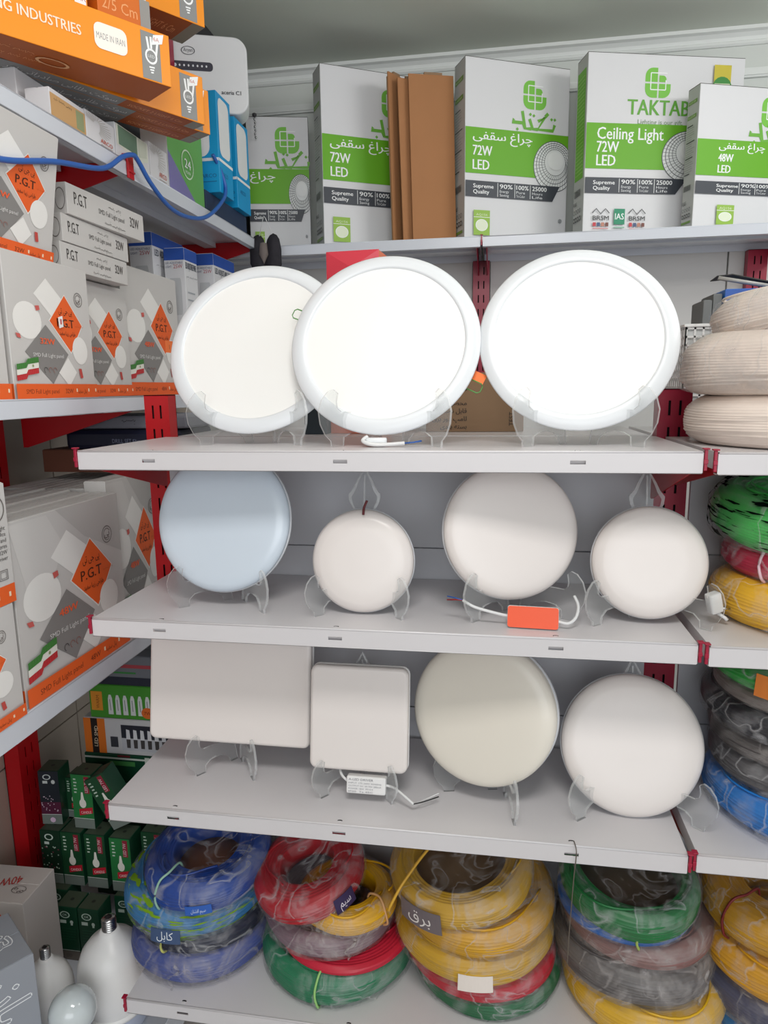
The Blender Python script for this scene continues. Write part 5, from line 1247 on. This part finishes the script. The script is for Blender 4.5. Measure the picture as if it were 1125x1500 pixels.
# ================================================================== coils of wire
def coil_mats(rgb):
    return mat('wire_%d_%d_%d' % rgb, rgb, 0.38, var=0.10, scale=26)
def coil(label, x, y, z, R, ri, h, rgb, tilt=(0, 0), rows=None, film=FILM, seed=0, wav=1.0, group=None, tie=None, label_=None, film_rgb=None, rot=0, name='wire_coil', hollow=None, film_top=True, core=None):
    t = thing(name, label, 'coil', (x, y, z), (RAD(tilt[0]), RAD(tilt[1]), 0))
    rnd = random.Random(seed * 13 + 5)
    rows = int(rows * 1.5) if rows else max(6, int(round(h / 0.0050)))
    dz = h / rows
    base_p = rnd.uniform(0, 6.28); ph = []; am = []
    for _ in range(rows + 8):
        base_p += rnd.uniform(-0.7, 0.7); ph.append(base_p); am.append(rnd.uniform(0.35, 1.0) * wav)
    prof = []; tagj = []
    sub = 3
    def bump(r0, r1, z0, z1, n_r, row, nx, nz):
        for k in range(sub):
            u = (k + 0.0) / sub; s = sin(pi * u)
            prof.append((r0 + (r1 - r0) * u + nx * s * n_r, z0 + (z1 - z0) * u + nz * s * n_r)); tagj.append(row)
    er = min(h * 0.35, (R - ri) * 0.4)
    # outer wall, bottom to top, bulging
    for i in range(rows):
        def rad(f): return R - er * (abs(2 * f - 1) ** 3)
        bump(rad(i / rows), rad((i + 1) / rows), i * dz, (i + 1) * dz, dz * 0.40, i, 1, 0)
    # top, outside to inside
    nt_ = max(5, int((R - er - ri) / 0.0060)); dr = (R - er - ri) / nt_
    for i in range(nt_):
        bump(R - er - i * dr, R - er - (i + 1) * dr, h - 0.06 * h * (i / nt_), h - 0.06 * h * ((i + 1) / nt_), dr * 0.30, rows + (i % 7), 0, 1)
    # inner wall down and underside
    for k in range(5): prof.append((ri - 0.1 * er * sin(pi * k / 4), h * 0.94 * (1 - k / 4))); tagj.append(rows + 7)
    prof.append(((R + ri) / 2, 0.0)); tagj.append(rows + 7)
    def fn(a, j, r, z_):
        q = tagj[j]; g = am[q] * 0.0026
        out_ = 1 if q < rows else 0.4
        return r + g * out_ * sin(2 * a + ph[q]) + g * 0.6 * out_ * sin(5 * a + 2 * ph[q]), max(0.0, z_ + (g * 0.9 * sin(3 * a + ph[q]) if 0.004 < z_ else 0))
    b = MB(); b.lathe(prof, 96, 0, None, True, fn); b.build('winding', coil_mats(rgb), t)
    # loose strands crossing the top
    k = MB()
    for _ in range(2):
        a0 = rnd.uniform(0, 6.28); r0 = rnd.uniform(ri * 1.05, R * 0.9)
        k.tube([((r0 + 0.012 * sin(3 * s)) * cos(a0 + s), (r0 + 0.012 * sin(3 * s)) * sin(a0 + s), h * 1.02 + 0.002) for s in [i * 0.12 for i in range(16)]], 0.0022, 6)
    k.build('loose_strand', coil_mats(rgb), t)
    if film:
        c = 0.0035
        if film_top: pf = [(R * 0.90, 0.0015), (R + c * 0.6, h * 0.10), (R + c, h * 0.35), (R + c, h * 0.7), (R - er * 0.5 + c, h * 0.98), (R - er - 0.01, h + 0.005), ((R + ri) / 2, h + 0.0055), (ri, h + 0.0035), (ri * 0.8, h * 0.86), (ri * 0.4, h * 0.80), (0.0, h * 0.79)]
        else: pf = [(R * 0.93, 0.001), (R + c, h * 0.20), (R + c, h * 0.6), (R - er * 0.5 + c, h * 0.98), (R - er - 0.006, h + 0.0045)]
        def ff(a, j, r, z_):
            w = noise.noise(Vector((cos(a) * 3.1, sin(a) * 3.1, j * 0.9 + seed))) ; w2 = noise.noise(Vector((cos(a) * 9, sin(a) * 9, j * 1.7 + seed)))
            return r * (1 + (0.010 * abs(w) + 0.008 * abs(w2)) * (1 if r > ri * 1.2 else 0.3)), max(0.0008, z_ + (0.0035 * abs(w2) if 0 < j < 10 else 0))
        b = MB(); b.lathe(pf, 72, 0, None, False, ff); b.build('plastic_wrap', film, t)
        if film is FILM_MILK:       # gathered crease of the wrap
            a = RAD(-90 + rnd.uniform(-40, 40)); k = MB(); pts = []
            for i in range(13):
                s = i / 12; aa = a + 0.06 * sin(9 * s + seed) + 0.14 * s; pts.append(((R + 0.005) * cos(aa), (R + 0.005) * sin(aa), 0.004 + s * h * 0.9))
            k.tube(pts, [0.0008 + 0.0026 * abs(sin(2.1 * i + seed)) for i in range(13)], 6); k.build('wrap_crease', FILM_MILK, t)
    if core:
        b = MB(); b.lathe([(0.0, h * 0.30), (ri * 1.02, h * 0.30), (ri * 1.02, h * 0.28), (0.0, h * 0.28)], 32); b.build('card_core', mat('card_%d_%d_%d' % core, core, 0.7), t)
    if tie:
        for ang, rgb2 in tie:
            a = RAD(ang); k = MB(); e = R + 0.005
            pts = [(ri * 0.95 * cos(a), ri * 0.95 * sin(a), h * 0.5), (ri * 1.0 * cos(a), ri * 1.0 * sin(a), h + 0.006), ((ri + R) / 2 * cos(a + 0.05), (ri + R) / 2 * sin(a + 0.05), h + 0.010), ((R - er * 0.4) * cos(a), (R - er * 0.4) * sin(a), h + 0.003), (e * cos(a - 0.03), e * sin(a - 0.03), h * 0.6), (e * cos(a), e * sin(a), h * 0.2), ((R * 0.95) * cos(a), (R * 0.95) * sin(a), 0.001)]
            k.tube(smooth_path(pts, 5), 0.0024, 6); k.build('binding_tie', mat('tie_%d_%d_%d' % rgb2, rgb2, 0.5), t)
    if label_:
        a0, a1, z0, z1, rgb2, txt, trgb = label_
        b = MB(); n = 10; vs = []; rr = R + 0.0085
        for i in range(n + 1):
            a = RAD(a0 + (a1 - a0) * i / n); vs += [(rr * cos(a), rr * sin(a), z0 * h), ((rr - (0.004 if z1 < 1 else er)) * cos(a), (rr - (0.004 if z1 < 1 else er)) * sin(a), z1 * h)]
            vs += [((rr + .0006) * cos(a), (rr + .0006) * sin(a), z0 * h), ((rr + .0006 - (0.004 if z1 < 1 else er)) * cos(a), (rr + .0006 - (0.004 if z1 < 1 else er)) * sin(a), z1 * h)]
        fs = []
        for i in range(n): fs += [(4 * i, 4 * i + 1, 4 * i + 5, 4 * i + 4), (4 * i + 2, 4 * i + 6, 4 * i + 7, 4 * i + 3)]
        b.add(vs, fs); lb = b.build('paper_label', mat('label_%d_%d_%d' % rgb2, rgb2, 0.5), t)
        if txt:
            tv, tf = text_mesh(persian(txt)); x0 = min(p[0] for p in tv); x1 = max(p[0] for p in tv); W = rr * RAD(a1 - a0) * 0.55; hh = (z1 - z0) * h * 0.55
            kx = W / (x1 - x0); ky = min(hh / 0.7, kx * 1.6); ac = RAD((a0 + a1) / 2); q = MB()
            out = []
            for X, Y in tv:
                ang = ac + ((X - x0) * kx - W / 2) / rr; zz = (z0 + (z1 - z0) * 0.3) * h + Y * ky; f = (zz / h - z0) / (z1 - z0)
                r2 = rr + 0.0011 - f * (0.004 if z1 < 1 else er); out.append((r2 * cos(ang), r2 * sin(ang), zz))
            q.add(out, tf); q.build('label_lettering', ink(trgb), lb)
    return t
YEL = (220, 166, 20); BLU = (24, 66, 150); SKY = (34, 120, 180); NAV = (22, 28, 52); GRE = (22, 120, 80); LGR = (30, 156, 70); REDW = (180, 20, 36); VIO = (124, 94, 108); BRN = (140, 100, 92); BLK = (44, 42, 44); GRYC = (84, 80, 80)
TIE = (196, 196, 110)
# stack one: blue
coil('blue wire coil in milky film at the bottom of the left coil stack', 0.086, 0.178, Z5 + 0.0006, 0.146, 0.075, 0.060, (34, 66, 150), film=FILM_MILK, seed=1)
coil('navy wire coil between the blue and sky-blue coils', 0.093, 0.180, Z5 + 0.062, 0.134, 0.07, 0.036, NAV, seed=2, tie=((-105, TIE),))
coil('sky-blue wire coil with green-printed film in the left stack', 0.074, 0.190, Z5 + 0.100, 0.148, 0.078, 0.062, SKY, film=FILM_GREEN, seed=3, label_=(-103, -80, 0.10, 0.55, (60, 82, 120), 'کابل', (226, 232, 240)), tilt=(2, 0))
coil('royal-blue wire coil on top of the left stack, open brown centre', 0.112, 0.172, Z5 + 0.166, 0.127, 0.067, 0.066, BLU, seed=4, core=(150, 98, 66), tie=((-118, (150, 190, 170)),), label_=(-88, -66, 0.35, 0.62, (40, 92, 180), 'سیم افشان', (206, 220, 240)), tilt=(9, -2))
# stack two
coil('green wire coil at the bottom of the second stack', 0.382, 0.186, Z5 + 0.0006, 0.158, 0.085, 0.064, GRE, seed=5, tie=((-92, (150, 200, 120)),))
coil('thin pink-red wire coil showing at the right of the violet coil', 0.402, 0.180, Z5 + 0.066, 0.139, 0.08, 0.016, (196, 36, 60), rows=3, seed=6, film=None)
coil('grey-violet wire coil in milky film in the second stack', 0.368, 0.184, Z5 + 0.084, 0.134, 0.07, 0.046, VIO, seed=7, film=FILM_MILK, tilt=(0, -1))
coil('small yellow wire coil with an open brown centre in the second stack', 0.412, 0.150, Z5 + 0.134, 0.097, 0.056, 0.044, YEL, seed=8, film=FILM, film_top=False, tie=((-30, (210, 160, 110)),))
coil('red wire coil tilted on top of the second stack', 0.335, 0.160, Z5 + 0.178, 0.113, 0.055, 0.046, (172, 16, 32), seed=9, tilt=(12, -9), label_=(-52, -30, 0.2, 0.9, (50, 40, 84), 'سیم', (226, 220, 232)))
# stack three
coil('green wire coil at the bottom of the third stack', 0.690, 0.196, Z5 + 0.0006, 0.148, 0.08, 0.042, (28, 104, 62), seed=10)
coil('red wire coil under the yellow coils of the third stack', 0.676, 0.186, Z5 + 0.044, 0.148, 0.085, 0.034, (188, 30, 48), seed=11, film=FILM)
coil('yellow wire coil with a white paper tag, lowest yellow in the third stack', 0.663, 0.190, Z5 + 0.080, 0.158, 0.085, 0.060, (204, 158, 26), seed=12, label_=(-98, -76, 0.12, 0.62, (232, 222, 214), None, None))
coil('yellow wire coil in the middle of the third stack', 0.668, 0.186, Z5 + 0.144, 0.152, 0.08, 0.062, (210, 156, 20), seed=13, tilt=(2, 0))
coil('yellow wire coil tilted on top of the third stack with a dark label', 0.640, 0.170, Z5 + 0.214, 0.138, 0.09, 0.050, (198, 154, 40), seed=14, core=(120, 96, 70), tilt=(9, -6), label_=(-138, -102, 0.08, 0.95, (110, 100, 104), 'برق', (232, 226, 222)))
# stack four
coil('yellow wire coil at the bottom of the fourth stack', 0.990, 0.176, Z5 + 0.0006, 0.150, 0.09, 0.068, (224, 176, 34), seed=15)
coil('dark grey wire coil with crumpled milky film in the fourth stack', 0.970, 0.184, Z5 + 0.072, 0.147, 0.085, 0.066, GRYC, seed=16, film=FILM_MILK)
coil('brown wire coil in film above the dark grey one', 0.974, 0.190, Z5 + 0.142, 0.139, 0.08, 0.044, (132, 92, 88), seed=17, film=FILM_MILK)
coil('thin bright blue wire coil under the green one, fourth stack', 0.948, 0.172, Z5 + 0.190, 0.122, 0.075, 0.024, (24, 92, 172), rows=4, seed=18, film=FILM, film_top=False, tie=((-88, (160, 180, 90)),))
coil('green wire coil with smoky film on top of the fourth stack', 0.952, 0.170, Z5 + 0.218, 0.126, 0.092, 0.056, (20, 112, 56), seed=19, core=(92, 76, 60), tilt=(8, 1))
# next bay, lowest shelf
coil('blue wire coil at the bottom right corner stack', 1.240, 0.175, Z5 + 0.0006, 0.140, 0.08, 0.030, (30, 110, 170), rows=4, seed=20)
coil('dark blue and grey wire coil in milky film, right corner stack', 1.240, 0.178, Z5 + 0.033, 0.146, 0.08, 0.066, (50, 56, 92), seed=21, film=FILM_MILK)
coil('yellow wire coil resting on the dark blue coil, right corner stack', 1.238, 0.176, Z5 + 0.102, 0.148, 0.085, 0.072, (214, 154, 22), seed=22)
coil('yellow wire coil on top of the right corner stack with a dark red centre', 1.246, 0.186, Z5 + 0.177, 0.152, 0.08, 0.075, (204, 150, 26), seed=23, tie=((-150, (120, 30, 30)),))
# next bay, third shelf
coil('blue wire coil in wrinkled film, bottom of the stack beside the third lamp shelf', 1.248, 0.160, Z4 + 0.0006, 0.168, 0.09, 0.062, (34, 120, 200), seed=24, film=FILM)
coil('dark grey wire coil resting on the blue coil, next bay', 1.240, 0.172, Z4 + 0.065, 0.152, 0.09, 0.052, (86, 84, 86), seed=25, film=FILM)
coil('charcoal wire coil in the middle of the next-bay stack', 1.240, 0.176, Z4 + 0.120, 0.154, 0.09, 0.040, (74, 70, 70), seed=26, film=FILM_MILK)
coil('black wire coil bulging out left in the next-bay stack', 1.236, 0.176, Z4 + 0.163, 0.166, 0.09, 0.044, (40, 40, 46), seed=27, film=FILM)
coil('grey wire coil in crumpled film under the orange-labelled coil', 1.238, 0.176, Z4 + 0.210, 0.150, 0.09, 0.030, (120, 110, 104), rows=4, seed=28, film=FILM_MILK)
coil('green wire coil with an orange printed label, top of the next-bay stack', 1.236, 0.172, Z4 + 0.243, 0.156, 0.09, 0.038, (40, 160, 60), seed=29, film=FILM, label_=(-140, -100, 0.02, 0.98, (240, 140, 60), 'برق', (40, 30, 30)))
# next bay, second shelf
coil('yellow wire coil in loose film on the next-bay shelf', 1.218, 0.155, Z3 + 0.0006, 0.152, 0.08, 0.072, (240, 184, 24), seed=30)
coil('red wire coil between the yellow and black-printed green coils', 1.214, 0.165, Z3 + 0.076, 0.132, 0.075, 0.056, (200, 30, 70), seed=31, tie=((-140, (226, 190, 200)),))
coil('green wire coil in black-printed film on the next-bay shelf', 1.205, 0.165, Z3 + 0.136, 0.148, 0.07, 0.080, (46, 180, 70), seed=32, film=FILM_INK, tilt=(8, 0))
# beige cables on the top shelf
BEI = (236, 222, 211)
coil('beige cable coil with a green tie, lowest of three beside the right lamp', 1.205, 0.176, Z2 + 0.0002, 0.194, 0.10, 0.077, BEI, rows=13, film=None, tie=((-116, (104, 148, 92)),), seed=33, wav=0.8)
coil('beige cable coil wrapped in cloudy film, middle of the beige stack', 1.205, 0.178, Z2 + 0.080, 0.205, 0.10, 0.094, BEI, rows=14, film=FILM_MILK, seed=34)
coil('beige cable coil tilted on top of the beige stack in clear film', 1.240, 0.182, Z2 + 0.182, 0.190, 0.09, 0.068, (238, 224, 212), rows=11, film=FILM, seed=35, tilt=(-1, -6), tie=((-125, (232, 226, 220)),))
# loose yellow wire end beside stack three, thin wires hanging from the third shelf lip
t = thing('loose_wire', 'loose yellow wire end springing up from the third coil stack', 'wire', (0.56, 0.08, Z5 + 0.2))
k = MB(); k.tube(smooth_path([(0.09, 0.10, 0.115), (0.03, 0.05, 0.105), (-0.02, 0.0, 0.06), (-0.045, -0.02, 0.02), (-0.050, -0.02, 0.005)]), 0.0028, 8); k.build('wire_end', coil_mats((214, 164, 50)), t)
t = thing('hook_wire', 'thin steel wire hooked in the slot of the third shelf, hanging down', 'wire', (0.826, -0.016, Z4 - 0.018))
k = MB(); k.tube(smooth_path([(0.004, 0.014, 0.020), (0.006, -0.002, 0.016), (0.006, -0.003, 0.0), (0.004, -0.003, -0.03), (0.002, -0.001, -0.09), (0.0, 0.0, -0.15), (-0.001, 0.0, -0.20)]), 0.0009, 6); k.build('wire_strand', mat('grey_wire', (120, 112, 104), 0.4, metal=0.6), t)

# ================================================================== group phrases for the repeats
for o in list(COL.objects):
    if o.parent is None and 'category' in o and 'group' not in o:
        k = o.name.split('.')[0]
        g = {'wire_coil': 'wire coils stacked on the shelves', 'display_stand': 'clear display stands under the lamps', 'light_carton': 'pale light cartons on the left shelves',
             'shelf': 'white steel shelves', 'back_panel': 'back sheets of the lamp rack', 'surface_lamp': 'round surface lamps on display', 'panel_lamp': 'large round panel lamps on the top shelf',
             'square_lamp': 'square lamps on the third shelf', 'cardboard_blank': 'brown cardboard pieces on the high shelf', 'display_box': 'display boxes under the low left shelf',
             'lamp_pack': 'blue and white lamp packages', 'led_bulb': 'large white bulbs at the bottom left', 'slim_box': 'slim grey boxes beside the blue box', 'lamp_box': GP}.get(k)
        if k == 'lamp_carton':
            g = 'tall white-green cartons on the high shelf' if 'tall' in o['label'] and 'blue' not in o['label'] else 'blue-topped LED cartons' if 'blue-topped' in o['label'] else 'orange cartons on the high left shelf' if 'orange' in o['label'] and 'under' not in o['label'] else 'small cartons on the high left shelf'
        if g: o['group'] = g
